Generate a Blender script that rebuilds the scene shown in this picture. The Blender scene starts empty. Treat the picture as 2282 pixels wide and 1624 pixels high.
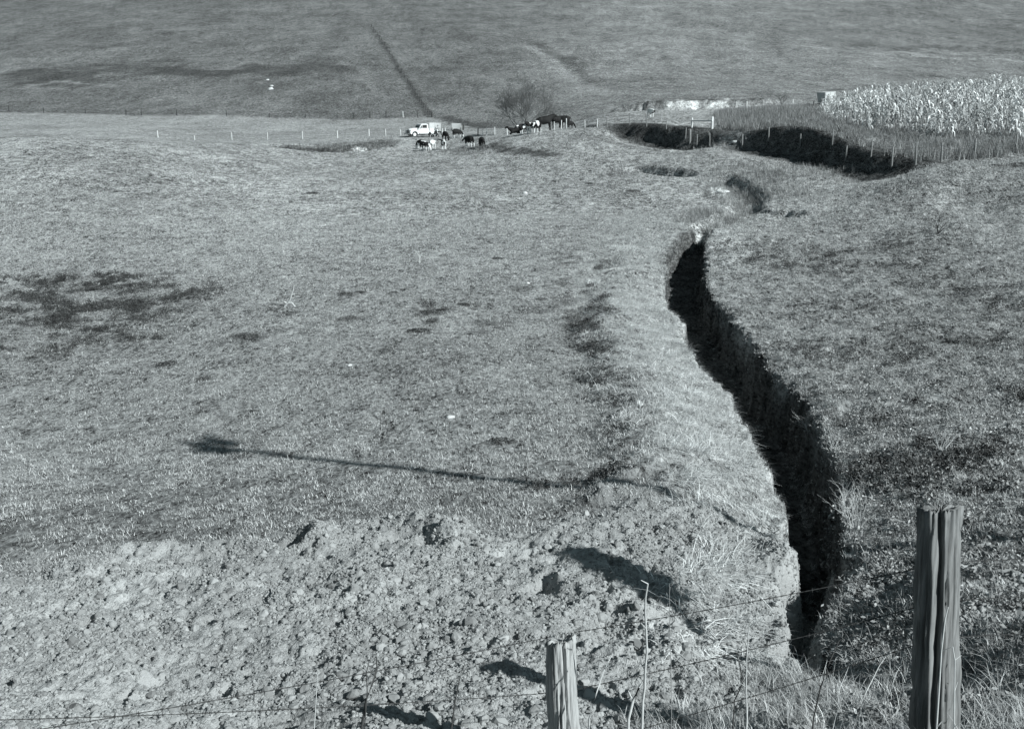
import bpy, math, random
import numpy as np
from mathutils import Vector, Matrix
random.seed(7)
RS = np.random.RandomState(11)
S = bpy.context.scene
COL = S.collection
R = math.radians

# ------------------------------------------------------------------ camera, sky, sun, exposure
FPX, CX, CY = 2500.0, 1140.5, 812.0            # focal length and centre in photo pixels (photo counted 2281 wide)
PITCH = R(13.65)
ZC = 8.0                                       # eye height over the datum
cam_d = bpy.data.cameras.new('camera')
cam_d.sensor_width = 36.0
cam_d.lens = 36.0 * FPX / 2281.0
cam_d.clip_start = 0.1
cam_d.clip_end = 6000.0
cam = bpy.data.objects.new('camera', cam_d)
cam.location = (0, 0, ZC)
cam.rotation_euler = (math.pi / 2 - PITCH, 0, 0)
COL.objects.link(cam)
S.camera = cam

SUN_EL, SUN_AZ = R(33), R(42)                  # light comes from the right and from behind the camera
SV = Vector((math.cos(SUN_AZ) * math.cos(SUN_EL), -math.sin(SUN_AZ) * math.cos(SUN_EL), math.sin(SUN_EL)))
w = bpy.data.worlds.new('World')
S.world = w
w.use_nodes = True
nt = w.node_tree
nt.nodes.clear()
sky = nt.nodes.new('ShaderNodeTexSky')
sky.sky_type = 'NISHITA'
sky.sun_disc = False
sky.sun_elevation = SUN_EL
sky.sun_rotation = math.atan2(SV.x, SV.y)
bw = nt.nodes.new('ShaderNodeRGBToBW')
tint = nt.nodes.new('ShaderNodeCombineColor')
bg = nt.nodes.new('ShaderNodeBackground')
bg.inputs['Strength'].default_value = 0.05
out = nt.nodes.new('ShaderNodeOutputWorld')
nt.links.new(sky.outputs[0], bw.inputs[0])
mr = nt.nodes.new('ShaderNodeMath'); mr.operation = 'MULTIPLY'; mr.inputs[1].default_value = 0.72
mg = nt.nodes.new('ShaderNodeMath'); mg.operation = 'MULTIPLY'; mg.inputs[1].default_value = 1.0
mb = nt.nodes.new('ShaderNodeMath'); mb.operation = 'MULTIPLY'; mb.inputs[1].default_value = 1.12
for i, m_ in enumerate((mr, mg, mb)):
    nt.links.new(bw.outputs[0], m_.inputs[0])
    nt.links.new(m_.outputs[0], tint.inputs[i])
nt.links.new(tint.outputs[0], bg.inputs['Color'])
nt.links.new(bg.outputs[0], out.inputs['Surface'])

sun_d = bpy.data.lights.new('sun', 'SUN')
sun_d.energy = 5.0
sun_d.angle = R(0.5)
sun_d.color = (0.965, 1.0, 0.995)
sun = bpy.data.objects.new('sun', sun_d)
sun.rotation_euler = SV.to_track_quat('Z', 'Y').to_euler()
COL.objects.link(sun)

S.view_settings.view_transform = 'Standard'
S.view_settings.look = 'None'
S.view_settings.gamma = 1.0
S.view_settings.exposure = 0.2
S.cycles.max_bounces = 4
S.cycles.diffuse_bounces = 2

# ------------------------------------------------------------------ photo pixel <-> world
cp, sp = math.cos(PITCH), math.sin(PITCH)
def ray(px, py):
    X = (px - CX) / FPX; U = -(py - CY) / FPX
    return X, cp + U * sp, -sp + U * cp
def pt(px, py, y):                             # world point on that ray at forward distance y
    a, b, c = ray(px, py)
    t = y / b
    return Vector((a * t, y, ZC + c * t))
def proj(x, y, z):
    d = y * cp - (z - ZC) * sp
    u = y * sp + (z - ZC) * cp
    return CX + FPX * x / d, CY - FPX * u / d

# ------------------------------------------------------------------ noise
def _hash(ix, iy, seed):
    n = (ix.astype(np.int64) * 374761393 + iy.astype(np.int64) * 668265263 + seed * 2147483647) & 0x7fffffff
    n = ((n ^ (n >> 13)) * 1274126177) & 0x7fffffff
    n = (n ^ (n >> 16)) & 0xffff
    return n / 65535.0
def vnoise(x, y, s, seed=0):                   # value noise, 0..1, cell size s
    x = np.asarray(x, float) / s; y = np.asarray(y, float) / s
    ix = np.floor(x); iy = np.floor(y)
    fx = x - ix; fy = y - iy
    fx = fx * fx * (3 - 2 * fx); fy = fy * fy * (3 - 2 * fy)
    a = _hash(ix, iy, seed); b = _hash(ix + 1, iy, seed)
    c = _hash(ix, iy + 1, seed); d = _hash(ix + 1, iy + 1, seed)
    return (a * (1 - fx) + b * fx) * (1 - fy) + (c * (1 - fx) + d * fx) * fy
def fbm(x, y, s, n=3, seed=0):
    v = 0; a = 1; t = 0
    for i in range(n):
        v = v + a * vnoise(x + i * 17.3, y - i * 9.1, s / 2 ** i, seed + i); t += a; a *= 0.55
    return v / t
def sst(a, b, x):
    t = np.clip((x - a) / (b - a), 0, 1)
    return t * t * (3 - 2 * t)

# ------------------------------------------------------------------ terrain
def rbf(ctrl, extra, smooth=0.004):
    P = []; Z = []
    for px, py, y in ctrl:
        p = pt(px, py, y); P.append((p.x / y * 2.2, math.log(y))); Z.append(p.z)
    for a, y, z in extra:
        P.append((a * 2.2, math.log(y))); Z.append(z)
    P = np.array(P); Z = np.array(Z)
    n = len(P)
    D = np.sqrt(((P[:, None] - P[None]) ** 2).sum(-1))
    A = np.zeros((n + 3, n + 3))
    A[:n, :n] = D - smooth * np.eye(n) * 3
    A[:n, n] = 1; A[:n, n + 1:] = P
    A[n, :n] = 1; A[n + 1:, :n] = P.T
    sol = np.linalg.solve(A, np.concatenate([Z, np.zeros(3)]))
    W = sol[:n]; c = sol[n:]
    def f(x, y):
        a = np.clip(x / y, -.75, .75) * 2.2; b = np.log(y)
        r = c[0] + c[1] * a + c[2] * b
        for i in range(n):
            # multiquadric-like softening keeps the surface smooth at the control points
            r = r + W[i] * np.sqrt((a - P[i, 0]) ** 2 + (b - P[i, 1]) ** 2 + 0.0002)
        return r
    return f

A_ctrl = [
 # near strip
 (70,1540,8.6),(700,1540,8.4),(1300,1540,8.0),(1650,1540,7.9),(1900,1540,7.8),(2140,1540,7.4),
 (70,1400,10.4),(500,1380,10.5),(900,1380,10.3),(1300,1340,10.3),(1300,1440,9.1),(1560,1400,9.6),(1700,1400,9.9),(1700,1300,11.3),(1900,1350,10.5),(2100,1300,9.9),
 (70,1270,13.3),(500,1240,13.4),(800,1215,13.2),(1300,1200,12.7),(1600,1200,12.8),(1730,1190,13.5),(1900,1190,13.1),(2140,1190,12.2),
 (70,1130,16.6),(700,1130,15.7),(1300,1130,14.4),(1600,1100,15.1),(1730,1080,16.0),(1950,1080,15.0),
 (70,985,23.4),(430,985,22.6),(1060,1050,17.4),(1400,960,19.8),(1650,960,20.0),(1900,960,18.7),(2140,960,17.6),
 (70,800,33),(600,800,31.5),(1200,800,29.5),(1600,800,28.6),(1900,800,26.8),(2140,780,26.5),
 (70,640,47),(600,640,45),(1140,640,43.5),(1530,640,43),(1900,640,39),(2140,640,36.5),
 (70,540,58),(600,520,66),(1140,520,63),(1560,520,60),(1900,520,55),(2140,520,50),
 (2140,474,50),(70,450,70),(500,440,86),(900,430,93),(1300,430,88),(1600,440,80),(1900,440,70),(2140,455,60),
 (70,385,80),(350,370,97),(560,352,125),(700,380,122),(1100,380,118),(1400,380,104),(1700,380,92),(1900,395,80),(2140,390,72),
 (70,325,103),(300,325,118),(480,320,138),(600,328,146),(700,343,146),(900,345,147),(975,330,155),(1100,340,135),(1250,310,134),
 (1250,287,141),(1180,299,144),(1330,281,140),(1140,306,143),
 (1370,285,138),(1420,308,131),(1480,322,125),(1560,326,119),(1610,322,114),(1660,318,109),(1750,330,99),(1850,352,89),(1900,366,84),(1980,376,76),(2060,369,68),(2143,358,67),(2281,345,68),
 (930,306,165),(1018,309,172),(830,306,175),
 (434,313,188),(600,312,186),(752,308,186),(1080,296,178),
 (250,285,200),(60,285,190),
 (70,253,262),(300,259,262),(600,264,262),(800,266,262),(961,262,262),(1140,280,235),(1400,262,215),(1450,250,195),(1600,245,192),
 (70,200,315),(600,205,312),(1140,235,285),(1500,215,255),(1900,200,270),(2281,180,300),
 (70,150,375),(600,150,372),(1140,160,360),(1700,150,360),(2200,140,380),
 (70,100,450),(600,100,450),(1140,100,450),(1700,100,455),(2200,105,450),
 (0,70,520),(600,60,520),(1140,60,525),(1700,70,520),(2200,80,520),
 (0,0,700),(1140,0,700),(2281,0,700),(0,-60,900),(1140,-60,900),(2281,-60,900),
]
A_extra = [  # (x/y, y, z) where the photograph shows nothing
 (0.30,6.0,ZC-3.8),(0.05,6.4,ZC-4.38),(-0.3,6.8,ZC-4.7),(0.6,6.4,ZC-3.75),(0.75,9,ZC-4.2),(-0.7,7.4,ZC-5.0),(.0,7.2,ZC-4.5),(.2,7.0,ZC-4.35),
 (0.3,4.2,ZC-3.1),(-0.3,4.2,ZC-3.5),(0,2.2,ZC-2.3),(-.7,3,ZC-2.9),(.7,3,ZC-2.6),
 (-.42,125,ZC-6.0),(-.32,135,ZC-6.6),(-.42,150,ZC-6.6),(-.25,150,ZC-7.0),(0.0,152,ZC-5.6),(0.04,152,ZC-5.1),(0.09,152,ZC-4.9),
 (.41,79,ZC-4.9),(.47,80,ZC-4.6),(.42,57,ZC-6.1),(-.7,1500,ZC+130),(0,1500,ZC+130),(.7,1500,ZC+130),(-.75,20,ZC-6.2),(.75,20,ZC-4.8),(-.75,100,ZC-5),(.75,100,ZC-3),(-.75,400,ZC+8),(.75,400,ZC+8),
]
zA = rbf(A_ctrl, A_extra)
B_ctrl = [(1300,276,150),(1360,279,140),(1410,276,136),(1450,278,131),(1500,284,125),(1540,292,120),(1590,303,115),(1653,300,108),(1712,285,104),
 (1782,283,97),(1854,311,90),(1900,330,85),(1940,342,82),(1986,355,78),(2040,369,74),(2096,364,75),
 (1700,250,140),(1550,262,150),(1450,262,160),(1650,247,170),(2100,300,95),(2281,300,92),(1950,290,102),(1850,270,112),(1830,258,125),(1850,238,165),(2000,218,190),(2120,192,205),(2281,170,225),(2100,240,145),(1750,240,185),(1600,248,180)]
zB = rbf(B_ctrl, [(.75,90,ZC-2.5),(.75,200,ZC+1),(.6,75,ZC-4)], .001)

def poly_world(pts, f):
    out = []
    for p in pts:
        out.append((pt(*p).x, p[2]))
    return np.array(out)
bank_P = poly_world([(1335,283,146),(1370,286,138),(1410,303,132),(1460,318,127),(1500,324,123),(1560,328,119),(1600,324,114),(1655,320,109),(1700,322,104),(1750,331,99),(1800,341,94),(1850,354,89),(1900,367,84),(1980,379,77),(2060,385,72),(2281,395,66)], None)

def seg_dist(x, y, P):
    """distance to polyline, signed (+ = right-hand side going along it), arc parameter"""
    best = np.full(np.shape(x), 1e9); sg = np.ones(np.shape(x)); par = np.zeros(np.shape(x))
    for i in range(len(P) - 1):
        ax, ay = P[i]; bx, by = P[i + 1]
        dx, dy = bx - ax, by - ay
        L = dx * dx + dy * dy
        t = np.clip(((x - ax) * dx + (y - ay) * dy) / L, 0, 1)
        ex = x - ax - t * dx; ey = y - ay - t * dy
        d = np.sqrt(ex * ex + ey * ey)
        m = d < best
        best = np.where(m, d, best)
        sg = np.where(m, np.where(dx * (y - ay) - dy * (x - ax) > 0, -1.0, 1.0), sg)
        par = np.where(m, i + t, par)
    return best, sg, par

def flat_ground(px, py, f, y0=3.0, y1=900.0):
    """first hit of the photo ray with height function f"""
    a, b, c = ray(px, py)
    ys = np.exp(np.linspace(math.log(y0), math.log(y1), 1600))
    xs = ys * a / b; zs = ZC + ys * c / b
    g = f(xs, ys)
    k = np.nonzero(zs < g)[0]
    if len(k) == 0: return None
    k = k[0]
    if k == 0: return Vector((xs[0], ys[0], g[0]))
    d0 = zs[k - 1] - g[k - 1]; d1 = g[k] - zs[k]
    t = d0 / (d0 + d1 + 1e-9)
    y = ys[k - 1] + (ys[k] - ys[k - 1]) * t
    return Vector((y * a / b, y, float(g[k - 1] + (g[k] - g[k - 1]) * t)))

# main ditch: rims as photo pixels (row, left, right)
rims = [(1492,1758,1845),(1423,1758,1850),(1334,1742,1845),(1242,1767,1872),(1190,1750,1870),(1138,1754,1870),(1057,1722,1868),(994,1691,1838),(937,1656,1806),
        (884,1637,1786),(849,1596,1722),(801,1564,1700),(741,1529,1643),(718,1540,1618),(694,1507,1603),(665,1498,1585),(634,1494,1567),(606,1504,1568),(584,1502,1562),
        (563,1509,1566),(540,1530,1564),(523,1540,1570),(508,1570,1580)]
def find_rims(f, lift=0.0):
    global LX, LY, RX, RY, D_END0, D_END1
    dl = []; dr = []
    for yy, l, r_ in rims:
        a = flat_ground(l - 10 - (6 if yy < 760 else 0) - (8 if yy < 600 else 0), yy, f); b = flat_ground(r_ + 8, yy, f)
        dl.append((a.x, a.y)); dr.append((b.x, b.y))
    dl = np.array(dl); dr = np.array(dr)
    o = np.argsort(dl[:, 1]); LY, LX = dl[o, 1], dl[o, 0]
    o = np.argsort(dr[:, 1]); RY, RX = dr[o, 1], dr[o, 0]
    D_END0 = LY[0] - .1; D_END1 = LY[-1] + .3
find_rims(zA)
crk = [flat_ground(px, py, zA) for px, py in [(1395,372),(1440,377),(1507,384),(1560,391),(1598,396),(1640,408),(1664,430),(1668,452),(1650,474),(1610,492),(1580,505)]]
CRK = np.array([(p.x, p.y) for p in crk])
CRK3 = np.array([(p.x, p.y) for p in [flat_ground(a, b, zA) for a, b in [(555, 322), (610, 328), (660, 333), (720, 337), (780, 335), (840, 326), (890, 314)]]])
crk2 = [flat_ground(px, py, zA) for px, py in [(1668,470),(1700,474),(1740,474),(1775,480)]]
CRK2 = np.array([(p.x, p.y) for p in crk2])
Qb = poly_world([(1330,232,205),(1365,236,200),(1420,243,196),(1480,246,192),(1580,244,190),(1640,244,189),(1700,241,189),(1745,238,190),(1775,234,194)], None)

def base_z(x, y):
    x = np.asarray(x, float); y = np.asarray(y, float)
    yc = np.maximum(y, 1.6)
    A = zA(x, yc)
    # far plateau on the right above the cut bank
    far = (y > 55) & (y < 320)
    Z = A
    if np.any(far):
        B = zB(x, yc)
        wob = (vnoise(x, y, 6.0, 31) - .5) * 1.0 + (vnoise(x, y, 1.3, 32) - .5) * .35
        d, sg, par = seg_dist(x, y, bank_P)
        m = sst(-0.1, 1.5, d * sg * -1 + wob)
        m = m * (1 - sst(165, 230, y)) * sst(52, 66, y) * sst(.05, .085, x / yc)
        Z = Z - .5 * np.exp(-((-d * sg + 1.0) / 1.7) ** 2) * sst(.3, 2.0, par) * sst(66, 76, y) * (x > 5) * (y < 150) * (1 - np.exp(-((par - 6.2) / .55) ** 2))
        Z = Z * (1 - m) + B * m
        d, sg, par = seg_dist(x, y, Qb)
        side = -d * sg
        # eroded pale bank, steep face towards the camera
        end = sst(0.0, 1.3, par) * (1 - sst(7.2, 8, par))
        Z = Z + 1.5 * end * sst(-.2, 2.2, side + (vnoise(x, y, 4, 41) - .5) * 2.0 + (vnoise(x, y, .9, 43) - .5) * 1.2) * (1 - sst(10, 55, side))
    # berm of cleaned-out earth beside the ditch, its left side steep, its right side falling to the rim
    near = (y < D_END1 + 20) & (y > 5)
    lx = np.interp(y, LY, LX); rx = np.interp(y, RY, RX)
    s = lx - x                                   # >0 left of the left rim
    wv = (vnoise(x, y, 2.5, 51) - .5) * .9
    b = sst(3.2, 1.9, s + wv) * (0.10 + .90 * sst(-0.2, 2.0, s + wv * .4)) * 0.34
    b = np.where(s > -1.5, b, 0)
    b = b * sst(12.5, 16, y) * (1 - sst(45, 58, y))
    Z = Z + np.where(near, b, 0)
    # shallow swale towards the ditch
    c = (lx + rx) / 2
    Z = Z - np.where(near, .16 * np.exp(-((x - c) / 1.6) ** 2) * (1 - sst(52, 62, y)), 0)
    return Z

for _ in range(2): find_rims(base_z, .15)

def full_z(x, y):
    x = np.asarray(x, float); y = np.asarray(y, float)
    Z = base_z(x, y)
    lx = np.interp(y, LY, LX); rx = np.interp(y, RY, RX)
    ragged = (vnoise(x, y, .9, 60) - .5) * .22 * sst(14, 24, y) + (vnoise(x, y, .5, 61) - .5) * .16 + (vnoise(x, y, .17, 62) - .5) * .12 + (fbm(x, y, .3, 3, 63) - .5) * .24 * sst(15, 12, y)
    l = x - (lx + ragged); r_ = (rx + ragged * 1.5) - x
    wl = sst(-0.02, 0.16 + .12 * sst(14, 12, y), l); wr = sst(-0.10, 0.30, r_)
    cut = np.minimum(wl, wr)
    dep = 1.25 * sst(D_END0 - .9, D_END0 + 1.3, y + (vnoise(x, y, .3, 64) - .5) * .5) * (1 - sst(D_END1 - 1.5, D_END1 + 1.5, y))
    Z = Z - cut * dep
    ck = (y > 40) & (y < 130)
    if np.any(ck):
        d, sg, par = seg_dist(x, y, CRK)
        hw = .55 + .35 * vnoise(x, y, 5, 71)
        dd = .75 * sst(0, .4, par) * (1 - .7 * sst(2.1, 2.6, par) * (1 - sst(3.4, 4.0, par)))* (1 - .5 * sst(7, 8, par) )
        Z = Z - np.where(ck, dd * (1 - sst(hw, hw + .7, d + (vnoise(x, y, 1.6, 72) - .5) * .25)), 0)
        d, sg, par = seg_dist(x, y, CRK2)
        Z = Z - np.where(ck, .45 * (1 - sst(.3, .9, d + (vnoise(x, y, .8, 73) - .5) * .5)), 0)
    mk = (y > 120) & (y < 185) & (x < 0)
    if np.any(mk):
        d, sg, par = seg_dist(x, y, CRK3)
        Z = Z - np.where(mk, .9 * sst(0, .8, par) * (1 - sst(5.2, 6, par)) * (1 - sst(.8, 2.6, d + (vnoise(x, y, 1.6, 75) - .5) * 2)), 0)
    sl_ = lx - x; sr_ = x - rx
    dryz = sst(3.4, 2.2, sl_) * (sl_ > -.1) * sst(11, 15, y) * (1 - sst(60, 75, y))
    rgt = sst(.0, .5, sr_) * (1 - sst(60, 85, y)) * (y > 6) * (sr_ < 40)
    Z = Z + dryz * (fbm(x, y, .6, 3, 65) - .5) * .26 + rgt * ((fbm(x, y, .5, 3, 66) - .5) * .22 + (fbm(x, y, 2.2, 2, 67) - .5) * .22)
    Z = Z + .9 * np.exp(-((x + 40) / 22) ** 2 - ((y - 103) / 28) ** 2)
    # soil mound lumps and hummocks
    so = soil_mask(x, y)
    lump = (fbm(x, y, 1.3, 3, 81) - .5) * .17 + (1 - np.abs(2 * fbm(x, y, .42, 2, 83) - 1)) * .03
    fine = (fbm(x, y, .10, 3, 87) - .5) * .085
    fine = fine + (1 - np.abs(2 * vnoise(x, y, .22, 84) - 1)) * .035 - .045 * sst(.68, .84, vnoise(x, y, .19, 85)) - .04 * sst(.7, .85, vnoise(x, y, .11, 86))
    yy_ = np.maximum(y, .5)
    lim = np.interp(np.clip(x / yy_, -.8, .8), SLA, SLY)
    lip = np.exp(-((y - lim + .55 + (vnoise(x, y, 1.2, 88) - .5) * 1.2) / .45) ** 2) * sst(.3, .6, vnoise(x, y, .9, 89)) * .20 * (y < 20)
    for c_, r0, h0 in PITS:
        near_ = (np.abs(x - c_.x) < 3 * r0) & (np.abs(y - c_.y) < 3 * r0)
        lip = lip + np.where(near_, h0 * np.exp(-(((x - c_.x) / r0) ** 2 + ((y - c_.y) / (r0 * 1.2)) ** 2) * (.6 + .8 * vnoise(x, y, .15, 90))), 0)
    fine = fine + lip
    grassy = (fbm(x, y, .9, 3, 91) - .5) * .10 + (fbm(x, y, .22, 2, 93) - .5) * .05
    rough = 1 + 1.0 * sst(60, 140, y)
    hum = (fbm(x, y, 3.2, 3, 95) - .5) * .16 * sst(15, 50, y) * rough + (fbm(x, y, .8, 2, 96) - .5) * .06 * sst(25, 60, y)
    hillr = (fbm(x, y, 16, 4, 97) - .5) * 3.0 * sst(250, 420, y)
    Z = Z + so * (lump + fine) + (1 - so) * grassy + hum + hillr
    # road shelf the photographer stands on, and land behind it
    k = sst(2.6, 1.0, y)
    Z = Z * (1 - k) + (ZC - 1.65) * k
    return Z

# masks placed from photo positions of flat patches of ground
SOIL_LINE = [(0,1262),(70,1258),(200,1250),(330,1232),(470,1235),(600,1222),(700,1195),(800,1185),(900,1175),(1000,1180),(1100,1170),(1200,1160),(1300,1130),(1400,1120),(1500,1125),(1600,1150),(1700,1185),(1760,1200)]
_s = [flat_ground(a, b, zA) for a, b in SOIL_LINE]
SLA = np.array([p.x / p.y for p in _s]); SLY = np.array([p.y for p in _s])
PITS = [(flat_ground(a, b, zA), r0, h0) for a, b, r0, h0 in [(705, 1215, .30, .26), (668, 1222, .16, -.22), (640, 1228, .14, -.14), (985, 1200, .12, .10), (955, 1212, .14, -.16), (880, 1205, .15, -.14), (1010, 1225, .12, .12), (1212, 1298, .13, -.26), (1240, 1290, .10, .12),
        (1185, 1235, .1, -.14), (1120, 1240, .09, -.14), (1375, 1385, .24, -.24), (1420, 1370, .18, .16), (1340, 1405, .16, -.18), (100, 1290, .25, -.14), (140, 1275, .25, .14), (830, 1325, .5, .14), (1490, 1440, .35, .16), (1540, 1420, .1, -.15), (500, 1300, .4, .1), (300, 1310, .5, .12), (240, 1500, .5, .12), (1090, 1400, .4, .1)]]
def soil_mask(x, y):
    yy = np.maximum(y, .5)
    a = np.clip(x / yy, -.8, .8)
    lim = np.interp(a, SLA, SLY, left=SLY[0], right=SLY[-1])
    n = (fbm(x, y, 1.6, 3, 101) - .5) * 2.0 + (fbm(x, y, .35, 2, 105) - .5) * 1.6
    m = 1 - sst(-.7, .7, y - lim + n)
    lx = np.interp(y, LY, LX); rx = np.interp(y, RY, RX)
    m = m * np.where(x > rx + .1, 0.0, 1.0)                  # right of the ditch is rough ground, not fresh soil
    m = np.where((x > rx - .1), .0, m)
    return m * sst(2.5, 6.5, y)

def blob(x, y, c, rx, ry, seed=0, edge=.5):
    """soft irregular patch around world point c"""
    d = np.sqrt(((x - c.x) / rx) ** 2 + ((y - c.y) / ry) ** 2)
    n = (fbm(x, y, max(rx, ry) * .5, 3, 200 + seed) - .5) * 1.1
    return 1 - sst(1 - edge, 1 + edge * .4, d + n)

# ------------------------------------------------------------------ helpers for things
def tag(o, label=None, cat=None, group=None, kind=None):
    if label: o['label'] = label
    if cat: o['category'] = cat
    if group: o['group'] = group
    if kind: o['kind'] = kind
    return o
def empty(name, loc, rz=0, label=None, cat=None, group=None):
    o = bpy.data.objects.new(name, None)
    o.empty_display_size = .2
    o.location = loc; o.rotation_euler = (0, 0, rz)
    COL.objects.link(o)
    return tag(o, label, cat, group)
def mesh_obj(name, me, mat, parent=None, loc=(0, 0, 0), rz=0):
    o = bpy.data.objects.new(name, me)
    if mat is not None:
        me.materials.clear(); me.materials.append(mat)
    o.parent = parent
    o.location = loc; o.rotation_euler = (0, 0, rz)
    COL.objects.link(o)
    return o
def np_mesh(name, V, F, smooth=True, n=4):
    me = bpy.data.meshes.new(name)
    V = np.asarray(V, np.float32); F = np.asarray(F, np.int32)
    me.vertices.add(len(V)); me.vertices.foreach_set('co', V.ravel())
    me.loops.add(F.size); me.loops.foreach_set('vertex_index', F.ravel())
    k = F.shape[1]
    me.polygons.add(len(F))
    me.polygons.foreach_set('loop_start', np.arange(0, F.size, k, dtype=np.int32))
    me.polygons.foreach_set('loop_total', np.full(len(F), k, np.int32))
    me.polygons.foreach_set('use_smooth', np.full(len(F), smooth))
    me.update(); me.validate()
    return me

class MB:
    """collects shapes, build() links them as one mesh object"""
    def __init__(s): s.v = []; s.f = []; s.sm = []
    def add(s, vs, fs, smooth=False):
        n = len(s.v); s.v += [tuple(v) for v in vs]
        s.f += [tuple(i + n for i in f) for f in fs]; s.sm += [smooth] * len(fs)
        return s
    def box(s, c, d, rot=None, taper=1.0, b=0.0):
        hx, hy, hz = d[0] / 2, d[1] / 2, d[2] / 2
        b = min(b, hx * .45, hy * .45, hz * .45)
        pts = []
        rings = [(-hz, b), (-hz + b, 0), (hz - b, 0), (hz, b)] if b > 0 else [(-hz, 0), (hz, 0)]
        for z, i in rings:
            k = 1 if z < 0 else taper
            x, y = (hx - i) * k, (hy - i) * k
            if b > 0:
                q = b * (.9 if i == 0 else .5)
                pts += [(-x + q, -y, z), (x - q, -y, z), (x, -y + q, z), (x, y - q, z), (x - q, y, z), (-x + q, y, z), (-x, y - q, z), (-x, -y + q, z)]
            else:
                pts += [(-x, -y, z), (x, -y, z), (x, y, z), (-x, y, z)]
        n = 8 if b > 0 else 4
        fs = [tuple(range(n - 1, -1, -1)), tuple(range(len(pts) - n, len(pts)))]
        for r in range(len(rings) - 1):
            for k in range(n):
                fs.append((r * n + k, r * n + (k + 1) % n, (r + 1) * n + (k + 1) % n, (r + 1) * n + k))
        if rot is not None: pts = [tuple(rot @ Vector(p)) for p in pts]
        return s.add([(p[0] + c[0], p[1] + c[1], p[2] + c[2]) for p in pts], fs)
    def tube(s, P, r, n=8, caps=True, smooth=True):
        P = [Vector(p) for p in P]
        if not hasattr(r, '__len__'): r = [r] * len(P)
        vs = []
        ref = Vector((0, 0, 1))
        for i, p in enumerate(P):
            t = (P[min(i + 1, len(P) - 1)] - P[max(i - 1, 0)])
            if t.length < 1e-9: t = Vector((0, 0, 1))
            t.normalize()
            u = t.cross(ref if abs(t.z) < .95 else Vector((1, 0, 0))).normalized()
            q = t.cross(u).normalized()
            for k in range(n):
                a = 2 * math.pi * k / n
                vs.append(p + (u * math.cos(a) + q * math.sin(a)) * r[i])
        fs = []
        for i in range(len(P) - 1):
            for k in range(n):
                fs.append((i * n + k, i * n + (k + 1) % n, (i + 1) * n + (k + 1) % n, (i + 1) * n + k))
        s.add(vs, fs, smooth)
        if caps:
            s.add(vs[:n], [tuple(range(n))][::-1]); s.add(vs[-n:], [tuple(range(n))])
        return s
    def prism(s, prof, y0, y1, inset=0.0, smooth=False):
        """profile in x,z swept from y0 to y1; inset shrinks the two ends a little"""
        n = len(prof)
        cx = sum(p[0] for p in prof) / n; cz = sum(p[1] for p in prof) / n
        e = .05 if inset else 0
        sec = [(y0, inset), (y0 + e, 0), (y1 - e, 0), (y1, inset)] if inset else [(y0, 0), (y1, 0)]
        vs = []
        for y, i in sec:
            for x, z in prof:
                d = math.hypot(x - cx, z - cz) or 1
                vs.append((x - (x - cx) / d * i, y, z - (z - cz) / d * i))
        fs = [tuple(range(n)), tuple(range(len(vs) - 1, len(vs) - n - 1, -1))]
        for r in range(len(sec) - 1):
            for k in range(n):
                fs.append((r * n + k, (r + 1) * n + k, (r + 1) * n + (k + 1) % n, r * n + (k + 1) % n))
        return s.add(vs, fs, smooth)
    def mesh(s, name):
        me = bpy.data.meshes.new(name)
        me.from_pydata(s.v, [], s.f)
        me.polygons.foreach_set('use_smooth', s.sm)
        me.update()
        return me
    def build(s, name, mat, parent=None, loc=(0, 0, 0), rz=0):
        return mesh_obj(name, s.mesh(name), mat, parent, loc, rz)

# ------------------------------------------------------------------ materials (a black and white photograph: greys with a slight cool tone)
def G(v): return (v * .96, v, v * 1.0, 1)
class NT:
    def __init__(s, name, rough=.85, spec=.2):
        s.m = bpy.data.materials.new(name); s.m.use_nodes = True
        s.t = s.m.node_tree; s.b = s.t.nodes['Principled BSDF']
        s.b.inputs['Roughness'].default_value = rough
        s.b.inputs['Specular IOR Level'].default_value = spec
    def n(s, kind, **kw):
        d = s.t.nodes.new(kind)
        for k, v in kw.items():
            if k in d.inputs: d.inputs[k].default_value = v
            else: setattr(d, k, v)
        return d
    def l(s, a, b): s.t.links.new(a, b)
    def math(s, op, a, b=None, c=None):
        d = s.t.nodes.new('ShaderNodeMath'); d.operation = op
        for i, v in enumerate((a, b, c)):
            if v is None: continue
            if isinstance(v, (int, float)): d.inputs[i].default_value = v
            else: s.l(v, d.inputs[i])
        return d.outputs[0]
    def noise(s, scale, detail=3, vec=None, rough=.6):
        d = s.n('ShaderNodeTexNoise', Scale=scale, Detail=detail, Roughness=rough)
        if vec is not None: s.l(vec, d.inputs['Vector'])
        return d.outputs['Fac']
    def grey(s, val):
        c = s.t.nodes.new('ShaderNodeCombineColor')
        s.l(s.math('MULTIPLY', val, .965), c.inputs[0]); s.l(val, c.inputs[1]); s.l(s.math('MULTIPLY', val, 1.0), c.inputs[2])
        s.l(c.outputs[0], s.b.inputs['Base Color'])
    def bump(s, h, dist=.02, strength=1.0):
        d = s.n('ShaderNodeBump', Strength=strength, Distance=dist)
        s.l(h, d.inputs['Height']); s.l(d.outputs[0], s.b.inputs['Normal'])
def plain(name, v, rough=.8, spec=.2, scale=6, amount=.35, stretch=None, metal=0):
    m = NT(name, rough, spec)
    tc = m.n('ShaderNodeTexCoord')
    vec = tc.outputs['Object']
    if stretch:
        mp = m.n('ShaderNodeMapping'); mp.inputs['Scale'].default_value = stretch
        m.l(vec, mp.inputs[0]); vec = mp.outputs[0]
    f = m.noise(scale, 4, vec)
    m.grey(m.math('MULTIPLY', m.math('ADD', m.math('MULTIPLY', m.math('SUBTRACT', f, .5), amount * 2), 1.0), v))
    m.b.inputs['Metallic'].default_value = metal
    return m.m
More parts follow.
